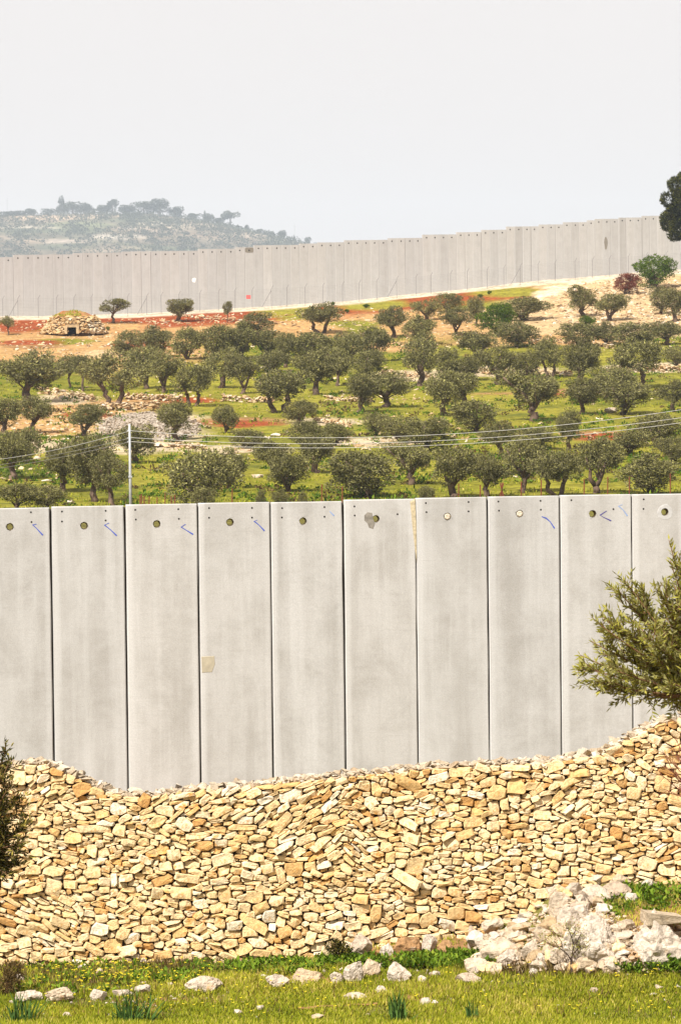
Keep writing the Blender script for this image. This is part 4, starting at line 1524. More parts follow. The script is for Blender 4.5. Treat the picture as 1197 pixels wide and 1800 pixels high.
for k, (cx, yt, yb, wpx, kd, lab) in enumerate(HT):
    d = HD1 - 12 if yb < 400 else HD1 - 5
    p = at(cx, yb + .5, d)
    s = d / FPX
    t = thing({'conifer': 'conifer_tree', 'umbrella': 'umbrella_tree'}.get(kd, 'broadleaf_tree'), p, lab, 'tree', 'trees on the hill ridge')
    for nm, me_ in (('trunk', ft), ('crown', conifer if kd == 'conifer' else umbrella if kd == 'umbrella' else domes[k % 3])):
        o = link(nm, me_, t)
        o.scale = (wpx * s * 1.25, wpx * s * 1.25, (yb - yt) * s * 1.1)
        o.rotation_euler = (0, 0, k * 1.3)
# scrub on the hill side
n = 8000
q = r.uniform(-150, 620, n)
t = r.uniform(.0, .75, n)
dens = fbm(np.stack([q * .02, t * 5], -1), 1, 4)
kp = dens > -.25 + 1.1 * (r.random(n) - .4)
base_ = hill_pt(q[kp], t[kp])
Pl, Dl, Sl, Tl = [], [], [], []
for b in base_:
    m = 26
    w_ = 2.0 + 5.5 * r.random() ** 2.2
    dr = rand_dirs(m, r)
    Pl.append(b + dr * np.array([w_, w_, w_ * .7]) + (0, 0, w_ * .35))
    Dl.append(unit(dr + .4 * r.normal(size=(m, 3))))
    Tl.append(np.clip(r.normal(.45, .2, m), 0, 1))
Pl, Dl, Tl = np.concatenate(Pl), np.concatenate(Dl), np.concatenate(Tl)
o = link('hill_scrub', card_mesh('hill_scrub', Pl, Dl, side_of(Dl, r), 3.0, 2.0, Tl, M_FARFOL))
tag(o, 'blue-grey scrub scattered over the far hillside', 'scrub', kind='stuff')
for cx, yt, yb, lab in ((13, 346, 378, 'thin mast at the left end of the far hill'), (518, 392, 421, 'thin mast at the low right end of the far hill')):
    p = at(cx, yb, HD1 - 8)
    t = thing('radio_mast', p, lab, 'mast')
    hgt = (yb - yt) * HD1 / FPX
    mb = MB()
    mb.tube([(0, 0, -1), (0, 0, hgt)], [.42, .34], 5)
    mb.build('pole', M_STEEL, t)
    mb = MB()
    mb.tube([(-3, 0, hgt * .8), (3, 0, hgt * .8)], .2, 4)
    mb.build('crossbar', M_STEEL, t)

# ------------------------------------------------------------------ stones, terrace walls and heaps in the grove
gr = np.random.default_rng(31)
TW = [((67, 692), (112, 697), (165, 706), 14, 'dark terrace wall under the large dark domed olive'), ((216, 701), (265, 703), (318, 704), 12, 'terrace wall between the double-trunked and twin-trunked olives'),
      ((172, 722), (225, 721), (282, 717), 15, 'low orange terrace wall above the pale stony clearing'), ((392, 704), (435, 707), (480, 708), 12, 'dark terrace wall ending at the massive divided trunk'),
      ((572, 703), (610, 705), (655, 706), 9, 'terrace wall behind the thick pale trunk at centre'), ((555, 742), (590, 746), (618, 754), 10, 'little curved stone bank right of the upright dark bush'),
      ((672, 658), (715, 662), (762, 665), 11, 'pale terrace wall passing behind the upright terrace olive'), ((838, 656), (870, 659), (1008, 660), 11, 'long pale terrace wall behind the big symmetrical olive'),
      ((1066, 655), (1130, 652), (1230, 650), 12, 'pale terrace wall running out at the right edge'), ((258, 785), (310, 787), (362, 790), 9, 'low white stone line below the grey stone heap'), ((690, 606), (725, 610), (770, 612), 8, 'reddish stone line under the hazy bushy olive'),
      ((930, 604), (985, 603), (1080, 612), 9, 'broken stone line at the foot of the stony slope'), ((320, 556), (400, 563), (520, 572), 6, 'ochre stone line across the upper slope'), ((1016, 693), (1060, 694), (1075, 700), 6, 'short stone row beside the compact dark olive')]
for a, m_, b, hpx, lab in TW:
    pts = np.array([a, m_, b], float)
    L_ = abs(b[0] - a[0])
    c = gv_pt(*m_)
    s = c.y / FPX
    t = thing('terrace_wall', c, lab, 'terrace wall', 'low terrace walls in the grove')
    mb = MB()
    for k in range(int(L_ * hpx * .10)):
        q = gr.uniform(pts[0, 0], pts[2, 0])
        p = np.array(gv_pt(q, np.interp(q, pts[:, 0], pts[:, 1])) - c)
        sz = gr.uniform(.22, .62)
        up_ = gr.uniform(0, 1) * hpx * s * .85
        v, f = put_rock(sz, p + (0, gr.normal(0, .25) + up_ * .2, up_), gr, .3, .8)
        mb.add(v, f, np.clip(gr.normal(.45, .25), 0, 1))
    o = mb.build('stones', M_FIELDSTONE, t)
    o['kind'] = 'stuff'
# clearance heap: grey rubble on the left
mb = MB()
c = gv_pt(262, 770)
for k in range(1500):
    a, q = gr.uniform(0, 6.28), math.sqrt(gr.uniform(0, 1))
    fx_, fy_ = 262 + 92 * q * math.cos(a), 752 + 26 * q * math.sin(a)
    p = np.array(gv_pt(fx_, fy_) - c)
    v, f = put_rock(gr.uniform(.14, .5), p + (0, 0, .5 * (1 - q) + .05), gr)
    mb.add(v, f, np.clip(gr.normal(.8, .15), 0, 1))
o = mb.build('stone_heap', M_HEAP)
o.location = c
tag(o, 'wide flat heap of pale grey cleared stones around an olive on the left', 'stone heap', kind='stuff')
# loose stones everywhere
mb = MB()
AREAS = [(60, 600, 190, 40, 420), (420, 566, 240, 20, 450), (700, 565, 170, 24, 350), (860, 570, 160, 26, 350), (1110, 535, 130, 52, 3000), (600, 700, 560, 8, 160), (500, 640, 400, 12, 160), (900, 770, 300, 14, 120), (230, 610, 220, 24, 320), (800, 600, 300, 14, 240), (980, 545, 70, 26, 350), (250, 640, 80, 25, 120), (110, 745, 110, 30, 380), (90, 790, 90, 20, 160),
         (400, 720, 380, 90, 260), (800, 760, 380, 90, 160), (640, 780, 100, 10, 60), (420, 800, 70, 10, 40), (330, 556, 170, 14, 350), (40, 572, 60, 10, 60), (1120, 600, 100, 20, 160), (870, 650, 100, 8, 130), (1150, 648, 70, 8, 130), (60, 840, 60, 20, 40), (720, 662, 60, 8, 60)]
c = gv_pt(598, 640)
for cx, cy, rx, ry, m in AREAS:
    for k in range(m):
        a, q = gr.uniform(0, 6.28), math.sqrt(gr.uniform(0, 1))
        fx_, fy_ = cx + rx * q * math.cos(a), cy + ry * q * math.sin(a)
        if fy_ < np.interp(fx_, BOTX, BOTY) + 9 or fy_ > 885:
            continue
        p = np.array(gv_pt(fx_, fy_) - c)
        v, f = put_rock((.34 if cx == 1110 else .20) + .5 * gr.random() ** 2.4, p, gr, .3, .75)
        mb.add(v, f, np.clip(gr.normal(.5, .25), 0, 1))
o = mb.build('field_stones', M_FIELDSTONE)
o.location = c
tag(o, 'loose limestone scattered over the olive grove', 'stones', kind='stuff')
for cx, cy, wpx, hpx, lab in ((484, 762, 24, 9, 'white flat boulder in the grass at centre left behind the wires'), (473, 768, 11, 6, 'small white boulder left below the flat white one'), (84, 843, 26, 6, 'flat whitish boulder left of the slanting-trunk olive'), (124, 880, 20, 13, 'tan boulder beside the scrubby olives at the wall top'),
                              (452, 833, 26, 12, 'grey-brown dead stump-like boulder under the front olives'), (288, 815, 16, 9, 'whitish boulder right of the power pole'), (700, 768, 26, 6, 'flat pale boulder below the dark round olive'), (112, 696, 24, 10, 'pale block at the end of the dark terrace wall'), (1073, 717, 32, 14, 'tan boulder under the broad olive bush at right')):
    d = gv_depth(cx, cy + hpx / 2)
    s = d / FPX
    v, f = rock(1.0, gr, .8, 18, 1.0)
    mb = MB()
    mb.add(v * np.array([wpx * s, wpx * s * .7, hpx * s * 1.3]), f, .9)
    o = mb.build('boulder', M_WHITE if 'whit' in lab else M_PALE)
    o.location = at(cx, cy + hpx * .3, d)
    tag(o, lab, 'boulder', 'boulders in the olive grove')
# grass tussocks in the grove: joined blades
n = 26000
q = gr.uniform(-80, 1280, n)
y = gr.uniform(575, 897, n)
gp = np.array([gv_pt(a, b) for a, b in zip(q[:6000], y[:6000])])
okk = (fbm(gp[:, :2], .12, 2) > -.15) & ((y[:6000] > 625) | (fbm(gp[:, :2], .1, 8) > .25))
gp = gp[okk]
m = 6
Pg = np.repeat(gp, m, 0) + gr.normal(0, .22, (len(gp) * m, 3)) * (1, 1, 0)
Dg = unit(np.array([0, 0, 1]) + .45 * gr.normal(size=Pg.shape))
o = link('grove_grass', card_mesh('grove_grass', Pg - (0, 0, .03), Dg, side_of(Dg, gr), gr.uniform(.12, .32, len(Pg)), .09, np.clip(gr.normal(.4, .25, len(Pg)), 0, 1), M_GRASS))
tag(o, 'short green grass and weeds under the olives', 'grass', kind='stuff')

Pl, Dl, Tl, Ll = [], [], [], []
for k in range(3400):
    a, b = gr.uniform(-60, 1260), gr.uniform(590, 892)
    g_ = np.array(gv_pt(a, b))
    if fbm(g_[None, :2], .09, 6)[0] < -.1 or (b < 640 and a < 250):
        continue
    m = 22
    w_ = gr.uniform(.15, .5) if gr.random() < .85 else gr.uniform(.5, .9)
    dr = rand_dirs(m, gr)
    dr[:, 2] = np.abs(dr[:, 2])
    Pl.append(g_ + dr * np.array([w_, w_, w_ * .6]) * gr.uniform(.2, 1, (m, 1)))
    Dl.append(unit(dr + .5 * gr.normal(size=(m, 3))))
    Tl.append(np.clip(gr.normal(gr.uniform(.1, .6), .2, m), 0, 1))
    Ll.append(np.full(m, .16 + .25 * w_))
Pl, Dl, Tl, Ll = (np.concatenate(q_) for q_ in (Pl, Dl, Tl, Ll))
hf = gr.random(len(Pl) // 22).repeat(22) < .72
for nm, sel, mm, lab in (('grove_weeds', hf, M_LEAFY, 'darker green weeds in clumps between the olives'), ('brown_scrub', ~hf, M_DRY, 'low brown scrub between the olives')):
    o = link(nm, card_mesh(nm, Pl[sel], Dl[sel], side_of(Dl[sel], gr), Ll[sel], Ll[sel] * .45, Tl[sel], mm))
    tag(o, lab, 'weeds' if nm == 'grove_weeds' else 'scrub', kind='stuff')

# ------------------------------------------------------------------ power pole, wires, rusty stakes
PD = 205.0
pbz = at(230, 930, PD)
pole = thing('power_pole', pbz, 'slim pale steel power pole rising behind the concrete wall on the left', 'pole')


def pl_(px, py, d=PD):
    return np.array(at(px, py, d) - pbz)


mb = MB()
mb.tube([pl_(230.2, 935), pl_(229, 840), pl_(227.6, 745)], [.085, .075, .06], 8)
mb.build('shaft', M_STEEL, pole, True)
mb = MB()
mb.box(pl_(229, 838), (.2, .2, .08))
mb.build('collar', M_STEEL, pole)
for qy in (757, 770, 776.5):
    mb = MB()
    mb.tube([pl_(225, qy), pl_(231, qy)], .03, 5)
    mb.tube([pl_(225, qy - 1.5), pl_(225, qy + 1.5)], .05, 6)
    mb.build('insulator', M_STEEL, pole)
for nm, p0, m_, p1, d1 in (('upper left', (227, 757.5), (110, 788), (-40, 812), 196), ('middle left', (227, 770), (110, 797), (-40, 823), 196), ('lower left', (227, 776.5), (110, 803), (-40, 829), 196),
                           ('upper right', (229, 757), (640, 768.6), (1260, 710), 188), ('middle right', (229, 769), (640, 779), (1260, 725), 188), ('lower right', (229, 776), (640, 786.5), (1260, 734), 188)):
    xs = np.linspace(p0[0], p1[0], 40)
    cf = np.polyfit([p0[0], m_[0], p1[0]], [p0[1], m_[1], p1[1]], 2)
    ds = PD + (d1 - PD) * (xs - p0[0]) / (p1[0] - p0[0])
    pts = atn(xs, np.polyval(cf, xs), ds)
    mb = MB()
    mb.tube(pts - pts[0], .0125, 4, cap=False)
    o = mb.build('power_line', M_WIRE)
    o.location = pts[0]
    tag(o, f'{nm.split()[0]} overhead wire running from the steel pole towards the {nm.split()[1]} edge', 'wire', 'overhead wires')
for cx, yt, lab, ln in ((246, 870, 'rusty stake, first of the cluster right of the power pole', 0), (248.5, 868, 'rusty stake close behind the first of the cluster', 0), (253, 871.5, 'rusty stake, third of the cluster right of the pole', 0), (262, 872, 'rusty stake, fourth of the cluster right of the pole', 0), (276, 874, 'rusty stake alone at the right of the cluster', 0),
                        (290, 866, 'rusty stake at the foot of the largest sprawling thicket', 0), (301, 872, 'short rusty stake in the grass under the largest thicket', 0), (307, 870, 'rusty stake right of the short one under the largest thicket', 0), (408, 858, 'tall thin rusty stake by the olive squeezed beside the thicket', 0), (565.5, 851, 'lone rusty stake on the open grass at centre', 0), (601.5, 855, 'rusty stake at the left foot of the huge central thicket', 0), (806, 850, 'rusty stake under the front-row olive right of the bare-trunked one', 0),
                        (844, 852, 'rusty stake left of the crossed braces', 0), (882, 848, 'rusty stake standing between the crossed braces', 0), (871, 868, 'slanting rusty brace leaning right', 14), (893, 868, 'slanting rusty brace leaning left', -14), (916, 846, 'rusty stake before the gnarled flared trunk', 0), (951, 843, 'rusty stake before the many-stemmed front olive', 0), (1026.5, 842, 'rusty stake left of the forked pale trunk', 0), (1068, 838, 'rusty stake right of the forked pale trunk', 0), (1106, 838, 'rusty stake left of the right-end front thicket', 0), (1178, 832, 'rusty stake at the right edge before the front thicket', 0)):
    d = 226.0
    p = at(cx, 902, d)
    q = at(cx + (ln if ln else .3), 849 if ln else yt, d)
    mb = MB()
    v = np.array(q - p)
    mb.tube([(0, 0, -.2), v * .5, v], .035, 5)
    o = mb.build('rusty_stake', M_RUSTY)
    o.location = p
    tag(o, lab, 'stake', 'rusty fence stakes behind the concrete wall')

# ------------------------------------------------------------------ foreground meadow
mr = np.random.default_rng(41)


def fg_pts(px, py):
    return np.array([fg_pt(a, b) for a, b in zip(px, py)])


BOTS = np.array([(-400, 1702), (0, 1700), (400, 1694), (560, 1682), (650, 1664), (820, 1650), (900, 1640), (930, 1712), (1197, 1712), (1600, 1712)], float)


def grassy(px, py):
    """True where the meadow is grass rather than the rubble bank"""
    bank = (px > 835) & (py < 1712 - 4 * np.sin(px * .05)) & ~((px > 1062 + 22 * np.sin(py * .07)) & (py < 1630) & (px > 1050))
    return ~bank


# short grass blades
n = 150000
q = mr.uniform(-260, 1460, n)
y = np.where(mr.random(n) < .80, mr.uniform(1700, 1803, n), mr.uniform(1556, 1720, n))
y = np.where(y < np.interp(q, [-400, 0, 400, 560, 650, 820, 1000, 1060, 1197], [1700, 1698, 1692, 1680, 1660, 1648, 1560, 1556, 1553]), mr.uniform(1715, 1803, n), y)
kp = grassy(q, y)
q, y = q[kp], y[kp]
B = fg_pts(q, y)
den = fbm(B[:, :2], 1.3, 5)
low = np.clip((1740 - y) / 40, 0, 1)
kp = (den > -.32 + .15 * low) | (mr.random(len(B)) < .2)
B, den, low, y, q = B[kp], den[kp], low[kp], y[kp], q[kp]
pat = fbm(B[:, :2], .55, 12)
D = unit(np.stack([mr.normal(0, .42, len(B)) + .1, mr.normal(0, .42, len(B)), np.ones(len(B))], -1))
L = mr.uniform(.04, .125, len(B)) * (1 + .6 * pat)
tone = np.clip(.50 + .45 * pat + .25 * den + mr.normal(0, .24, len(B)), 0, 1)
m = 26000                                   # the same grass goes on nearer than the frame's lower edge
qx = mr.uniform(-260, 1460, m)
dn = mr.uniform(53.5, 57.1, m)
B2 = atn(qx, 1800, 57.0)
z2 = B2[:, 2] + (57 - dn) * .137
B2 = np.stack([B2[:, 0] / 57 * dn, dn, z2], -1)
B = np.concatenate([B, B2])
D = np.concatenate([D, unit(np.stack([mr.normal(.1, .42, m), mr.normal(0, .42, m), np.ones(m)], -1))])
L = np.concatenate([L, mr.uniform(.05, .13, m)])
tone = np.concatenate([tone, np.clip(mr.normal(.5, .28, m), 0, 1)])
o = link('meadow_grass', card_mesh('meadow_grass', B - (0, 0, .01), D, side_of(D, mr), L, .017, tone, M_GRASS))
tag(o, 'yellowish green meadow grass in front of the dry stone wall', 'grass', kind='stuff')

# broad-leaved weeds hugging the wall's foot, and the patch on the left
Pw, Dw, Tw, Lw = [], [], [], []
spots = [(160, 1706, 130, 10, 40), (190, 1725, 150, 14, 60), (480, 1704, 90, 12, 120), (610, 1692, 60, 10, 50), (780, 1694, 90, 14, 110), (700, 1698, 60, 8, 40), (130, 1745, 110, 8, 16), (290, 1722, 60, 12, 34), (350, 1705, 40, 8, 22), (830, 1690, 30, 16, 40), (1180, 1702, 44, 10, 70), (1120, 1708, 34, 5, 20), (860, 1680, 20, 14, 14),
         (1110, 1590, 60, 30, 40), (1180, 1580, 60, 20, 50), (40, 1735, 60, 10, 20)]
for cx, cy, rx, ry, m in spots:
    for k in range(m):
        a, t_ = mr.uniform(0, 6.28), math.sqrt(mr.random())
        b = fg_pt(cx + rx * t_ * math.cos(a), min(1795, cy + ry * t_ * math.sin(a)))
        nl = mr.integers(9, 18)
        for j in range(nl):
            th = mr.uniform(0, 6.28)
            el = mr.uniform(.25, 1.2)
            Dw.append((math.cos(th) * math.cos(el), math.sin(th) * math.cos(el), math.sin(el)))
            Pw.append(b + (mr.normal(0, .05), mr.normal(0, .05), mr.uniform(0, .07)))
            Tw.append(np.clip(mr.normal(.5, .25), 0, 1))
            Lw.append(mr.uniform(.05, .13))
Pw, Dw = np.array(Pw), np.array(Dw)
Sw = unit(np.cross(Dw, (0, 0, 1)) + .3 * mr.normal(size=Dw.shape))
o = link('leafy_weeds', card_mesh('leafy_weeds', Pw, Dw, Sw, np.array(Lw), np.array(Lw) * .5, np.array(Tw), M_LEAFY))
tag(o, 'dark green broad-leaved weeds along the foot of the dry stone wall', 'weeds', kind='stuff')
# reddish brown dry stalks
n = 5200
q = np.concatenate([mr.normal(300, 50, n // 4), mr.normal(120, 90, n // 4), mr.normal(960, 70, n // 4), mr.uniform(-100, 1300, n - 3 * (n // 4))])
y = np.concatenate([mr.normal(1702, 8, n // 4), mr.normal(1722, 14, n // 4), mr.normal(1710, 6, n // 4), mr.uniform(1700, 1795, n - 3 * (n // 4))])
y = np.clip(y, 1694, 1800)
B = fg_pts(q, y)
D = unit(np.stack([mr.normal(0, .35, n), mr.normal(0, .35, n), np.ones(n)], -1))
o = link('dry_stalks', card_mesh('dry_stalks', B, D, side_of(D, mr), mr.uniform(.06, .2, n), .016, mr.uniform(0, 1, n), M_DRY))
tag(o, 'dry brown stalks mixed into the meadow grass', 'dry grass', kind='stuff')
# yellow flowers
n = 420
q = np.concatenate([mr.normal(180, 110, 240), mr.uniform(-50, 1250, 180)])
y = np.concatenate([mr.normal(1722, 13, 240), mr.uniform(1700, 1790, 180)])
y = np.clip(y, 1698, 1798)
B = fg_pts(q, y) + np.stack([np.zeros(n), np.zeros(n), mr.uniform(.05, .16, n)], -1)
Pf = np.repeat(B, 4, 0)
th = np.tile(np.arange(4) * math.pi / 2, n) + np.repeat(mr.uniform(0, 6, n), 4)
Df = np.stack([np.cos(th), np.sin(th) * .8 - .2, np.full(4 * n, .45)], -1)
Df = unit(Df)
o = link('yellow_flowers', card_mesh('yellow_flowers', Pf, Df, unit(np.cross(Df, (0, -.3, 1))), .026, .022, .5, M_FLOWER))
tag(o, 'tiny yellow wild flowers dotted through the grass', 'flowers', kind='stuff')


# ------------------------------------------------------------------ boulders
def boulder_mesh(r, wv, sub=3, rough=.16, facets=9, cut=.72):
    """broken rock: a cube-ish lump cut flat by many random planes, then chipped and roughened"""
    bm = bmesh.new()
    bmesh.ops.create_icosphere(bm, subdivisions=sub, radius=1)
    v = np.array([q.co[:] for q in bm.verts])
    f = [tuple(q.index for q in fc.verts) for fc in bm.faces]
    bm.free()
    v = v * 1.25
    for k in range(facets + 9):
        nn = unit(r.normal(size=3) * np.array([1, 1, .9]))
        lim = r.uniform(cut * .92, 1.02)
        e = v @ nn - lim
        v = v - np.clip(e, 0, None)[:, None] * nn
    o_ = r.uniform(0, 50)
    crack = np.abs(fbm(v + o_, 1.3, 1, 3))
    v = v * (1 + rough * .55 * fbm(v + o_, 1.6, 1, 3) - .10 * np.clip(1 - crack / .07, 0, 1))[:, None]
    v += (.5 * rough * fbm(v * 3 + o_, 2.0, 5, 3))[:, None] * unit(v)
    return v * np.asarray(wv) / 2, f


def boulder(x0, x1, y0, y1, mat, label, depth=.75, name='boulder', group=None, sub=3, rot=0.0, rough=.25, bury=.18, d=None, cat='boulder'):
    cx = (x0 + x1) / 2
    pb = fg_pt(cx, y1 - 1) if d is None else np.array(at(cx, y1, d))
    s = pb[1] / FPX
    W, H = (x1 - x0) * s, (y1 - y0) * s
    v, f = boulder_mesh(mr, (W * 1.04, W * depth, H * (1.15 + bury)), sub, rough)
    if rot:
        c_, s_ = math.cos(rot), math.sin(rot)
        v = v @ np.array([[c_, 0, s_], [0, 1, 0], [-s_, 0, c_]]).T
    mb = MB()
    mb.add(v, f, np.clip(mr.normal(.6, .15), 0, 1))
    o = mb.build(name, mat)
    o.location = (pb[0], pb[1] + W * depth * .3, pb[2] + H * .40)
    tag(o, label, cat, group)
    return o


GRP = 'limestone boulders lying in the meadow'
for x0, x1, y0, y1, mm, lab in (
    (328, 390, 1718, 1746, M_PALE, 'long squared grey-brown block lying left of centre in the meadow'), (157, 188, 1743, 1760, M_WHITE, 'rounded white boulder between two rows of weeds on the left'),
    (76, 126, 1742, 1762, M_PALE, 'flat brown-topped slab at lower left'), (32, 70, 1742, 1764, M_WHITE, 'pitted white rock left of the flat brown-topped slab'), (199, 232, 1742, 1755, M_WHITE, 'low white rock above the left asphodel tuft'),
    (238, 268, 1736, 1750, M_WHITE, 'white rock left of the long squared block'), (167, 183, 1705, 1720, M_PALE, 'small cream stone in the left weed patch'), (138, 157, 1699, 1711, M_WHITE, 'small white stone under the wall at left'),
    (108, 126, 1781, 1791, M_WHITE, 'small flat white stone between the two asphodel tufts on the left'), (244, 260, 1727, 1735, M_PALE, 'small brown-edged stone above the white rock left of the long block'), (287, 307, 1731, 1738, M_WHITE, 'flat pale stone just left of the long squared block'),
    (243, 260, 1688, 1699, M_WHITE, 'pale stone leaning on the wall foot at left'), (20, 48, 1716, 1733, M_WHITE, 'pale stone half under the dry brown bush'),
    (612, 656, 1650, 1683, M_WHITE, 'white upright rock against the wall right of the dark green bush'), (667, 692, 1664, 1683, M_WHITE, 'pale block between the white upright rock and the rusty rock'), (693, 745, 1652, 1681, M_RUST, 'rusty orange rock against the foot of the wall'),
    (766, 802, 1659, 1679, M_RUST, 'brown stained rock right of the rusty orange one'), (739, 768, 1650, 1676, M_WHITE, 'white rock between two stained rocks at the wall foot'),
    (604, 640, 1691, 1731, M_WHITE, 'tall grey rounded rock in the middle of the meadow'), (636, 665, 1693, 1721, M_PALE, 'pinkish rock leaning on the tall grey rounded one'), (581, 606, 1713, 1733, M_WHITE, 'low grey rock left of the tall rounded one'),
    (678, 720, 1699, 1731, M_WHITE, 'bright white broken rock right of the tall grey one'), (509, 568, 1711, 1732, M_PALE, 'flat grey rock with a dark end, left of the tall rounded one'), (466, 512, 1718, 1740, M_WHITE, 'wedge-shaped grey rock left of the flat grey one'),
    (656, 682, 1738, 1750, M_WHITE, 'small white rock below the bright broken one'), (608, 642, 1750, 1761, M_WHITE, 'flat white stone above the fallen stick'), (546, 568, 1784, 1796, M_PALE, 'tan stone below the fallen stick'),
    (738, 758, 1756, 1771, M_WHITE, 'left one of two white stones right of the small asphodel tuft'), (758, 772, 1761, 1771, M_WHITE, 'right one of two white stones right of the small asphodel tuft'), (755, 775, 1709, 1720, M_WHITE, 'flat white stone in the weeds right of the bright broken rock'),
    (733, 750, 1719, 1730, M_WHITE, 'little white stone left below the flat one in the weeds'), (663, 678, 1695, 1703, M_WHITE, 'sliver of white stone above the bright broken rock'), (449, 464, 1769, 1778, M_WHITE, 'small white stone left of the fallen stick'), (411, 425, 1777, 1787, M_WHITE, 'small white stone at far left below the long squared block'),
    (800, 850, 1714, 1731, M_WHITE, 'long low white rock in front of the rubble bank'), (826, 854, 1701, 1717, M_WHITE, 'white lump behind the long low rock before the rubble bank'), (1038, 1054, 1739, 1748, M_WHITE, 'small white stone in the grass right of the little thorn tree'), (1150, 1166, 1734, 1742, M_WHITE, 'small pale stone in the grass at right')):
    boulder(x0, x1, y0, y1, mm, lab, group=GRP, sub=4 if x1 - x0 > 24 else 3)
mb = MB()
for k in range(420):
    b = fg_pt(*((mr.uniform(-60, 1260), mr.uniform(1704, 1796)) if k < 220 else (mr.normal(190, 110), np.clip(mr.normal(1735, 18), 1698, 1790))))
    v, f = put_rock(.04 + .08 * mr.random() ** 2, b, mr)
    mb.add(v, f, mr.uniform(.3, 1))
o = mb.build('meadow_pebbles', M_WHITE)
tag(o, 'small white pebbles scattered in the meadow', 'pebbles', kind='stuff')

# ------------------------------------------------------------------ rubble bank on the right
rc = fg_pt(1000, 1690)
bank = thing('rubble_bank', rc, 'collapsed bank of cream and white limestone rubble at the lower right', 'rubble bank')


def bank_stone(px, py, wpx, hpx, mat, name='stone', kind='b', lift=0.0, back=0.0):
    b = fg_pt(px, min(py + hpx / 2, 1714))
    s = b[1] / FPX
    if kind == 'b':
        v, f = boulder_mesh(mr, (wpx * s * 1.05, wpx * s * .8, hpx * s * 1.25), 3, .24, 10, .6)
    else:
        v, f = put_rock(1.0, (0, 0, 0), mr, .4)
        v = v * np.array([wpx * s, wpx * s * .8, hpx * s * 1.25])
    mb = MB()
    mb.add(v, f, np.clip(mr.normal(.55, .22), 0, 1))
    o = mb.build(name, mat, bank)
    o.location = Vector((b[0], b[1] + wpx * s * .15 + back, b[2] + hpx * s * .30 + lift)) - bank.location
    return o


for px, py, w_, h_, mm in ((832, 1646, 22, 44, M_WHITE), (880, 1666, 70, 44, M_PALE), (934, 1666, 30, 42, M_PALE), (994, 1614, 40, 40, M_WHITE), (981, 1588, 40, 32, M_PALE), (1086, 1645, 46, 24, M_WHITE), (1043, 1620, 40, 26, M_WHITE), (853, 1655, 30, 32, M_WHITE), (905, 1640, 44, 30, M_PALE),
                           (955, 1640, 50, 30, M_PALE), (866, 1625, 44, 28, M_PALE), (1010, 1566, 44, 28, M_WHITE), (1048, 1572, 50, 30, M_WHITE), (1085, 1566, 50, 26, M_WHITE), (1110, 1578, 34, 18, M_WHITE), (1020, 1594, 46, 30, M_WHITE), (1060, 1598, 36, 22, M_WHITE), (1045, 1544, 44, 24, M_WHITE), (1090, 1548, 40, 22, M_PALE), (975, 1560, 40, 26, M_PALE), (1140, 1553, 30, 20, M_PALE)):
    bank_stone(px, py, w_, h_, mm)
for k in range(250):
    px_ = mr.uniform(840, 1100)
    tp_ = np.interp(px_, [840, 900, 960, 1020, 1060, 1110], [1655, 1630, 1580, 1560, 1590, 1620])
    py_ = tp_ + (1708 - tp_) * mr.random()
    sz = 8 + 26 * mr.random() ** 2
    bank_stone(px_, py_, sz * mr.uniform(.9, 1.6), sz * mr.uniform(.6, 1.0), (M_WHITE, M_PALE, M_PALE, M_STONE, M_PALE)[mr.integers(5)], kind='b' if sz > 20 else 'r', lift=mr.uniform(-.02, .06))
mb = MB()
for k in range(1500):
    px_ = mr.uniform(835, 1197)
    tp_ = np.interp(px_, [840, 900, 960, 1020, 1060, 1110], [1655, 1630, 1580, 1560, 1590, 1630])
    py_ = tp_ + (1712 - tp_) * mr.random()
    b = fg_pt(px_, py_)
    v, f = put_rock(.03 + .11 * mr.random() ** 2, b - rc + (0, 0, .02), mr)
    mb.add(v, f, mr.random())
o = mb.build('rubble_grit', M_PALE, bank)
o['kind'] = 'stuff'
for k in range(26):
    bank_stone(mr.uniform(985, 1108), mr.uniform(1618, 1704), mr.uniform(12, 34), mr.uniform(9, 22), (M_WHITE, M_PALE, M_WHITE)[k % 3], lift=-.02, back=-mr.uniform(.0, .12))
# two big weathered outcrops
OC = 'weathered limestone outcrops at the lower right'
oc = []
for x0, x1, y0, y1, lab in ((985, 1112, 1632, 1722, 'pitted white limestone outcrop behind the little thorn tree'), (1106, 1225, 1606, 1718, 'larger pitted white outcrop at the right edge carrying a flat slab')):
    b = fg_pt((x0 + x1) / 2, 1708)
    s = b[1] / FPX
    v, f = boulder_mesh(mr, ((x1 - x0) * s, (x1 - x0) * s * .55, (y1 - y0) * s * 1.25), 5, .26, 14, .55)
    pit = fbm(v * 9, 1, 3, 3)
    ledge = np.sin(v[:, 2] * 34 + 3 * fbm(v * 2, 1, 12, 2)) * .02
    v = v + unit(v) * (-.075 * np.clip(pit, .05, 1) + .05 * fbm(v * 4, 1, 8, 3) + .35 * ledge)[:, None]
    mb = MB()
    mb.add(v, f, np.clip(.75 + .3 * fbm(v * 3, 1, 4), 0, 1))
    o = mb.build('limestone_outcrop', M_WHITE)
    o.location = (b[0], b[1] + .25, b[2] + (y1 - y0) * s * .30)
    tag(o, lab, 'rock', OC)
    oc.append(o)
b = fg_pt(1165, 1640)
sb = b[1] / FPX
p = at(1164, 1614, b[1] - .1)
bm = bmesh.new()
bmesh.ops.create_cube(bm, size=1)
bmesh.ops.subdivide_edges(bm, edges=bm.edges, cuts=5, use_grid_fill=True)
v = np.array([q.co[:] for q in bm.verts])
f = [tuple(q.index for q in fc.verts) for fc in bm.faces]
bm.free()
v[:, 2] *= (.72 - .55 * v[:, 0])
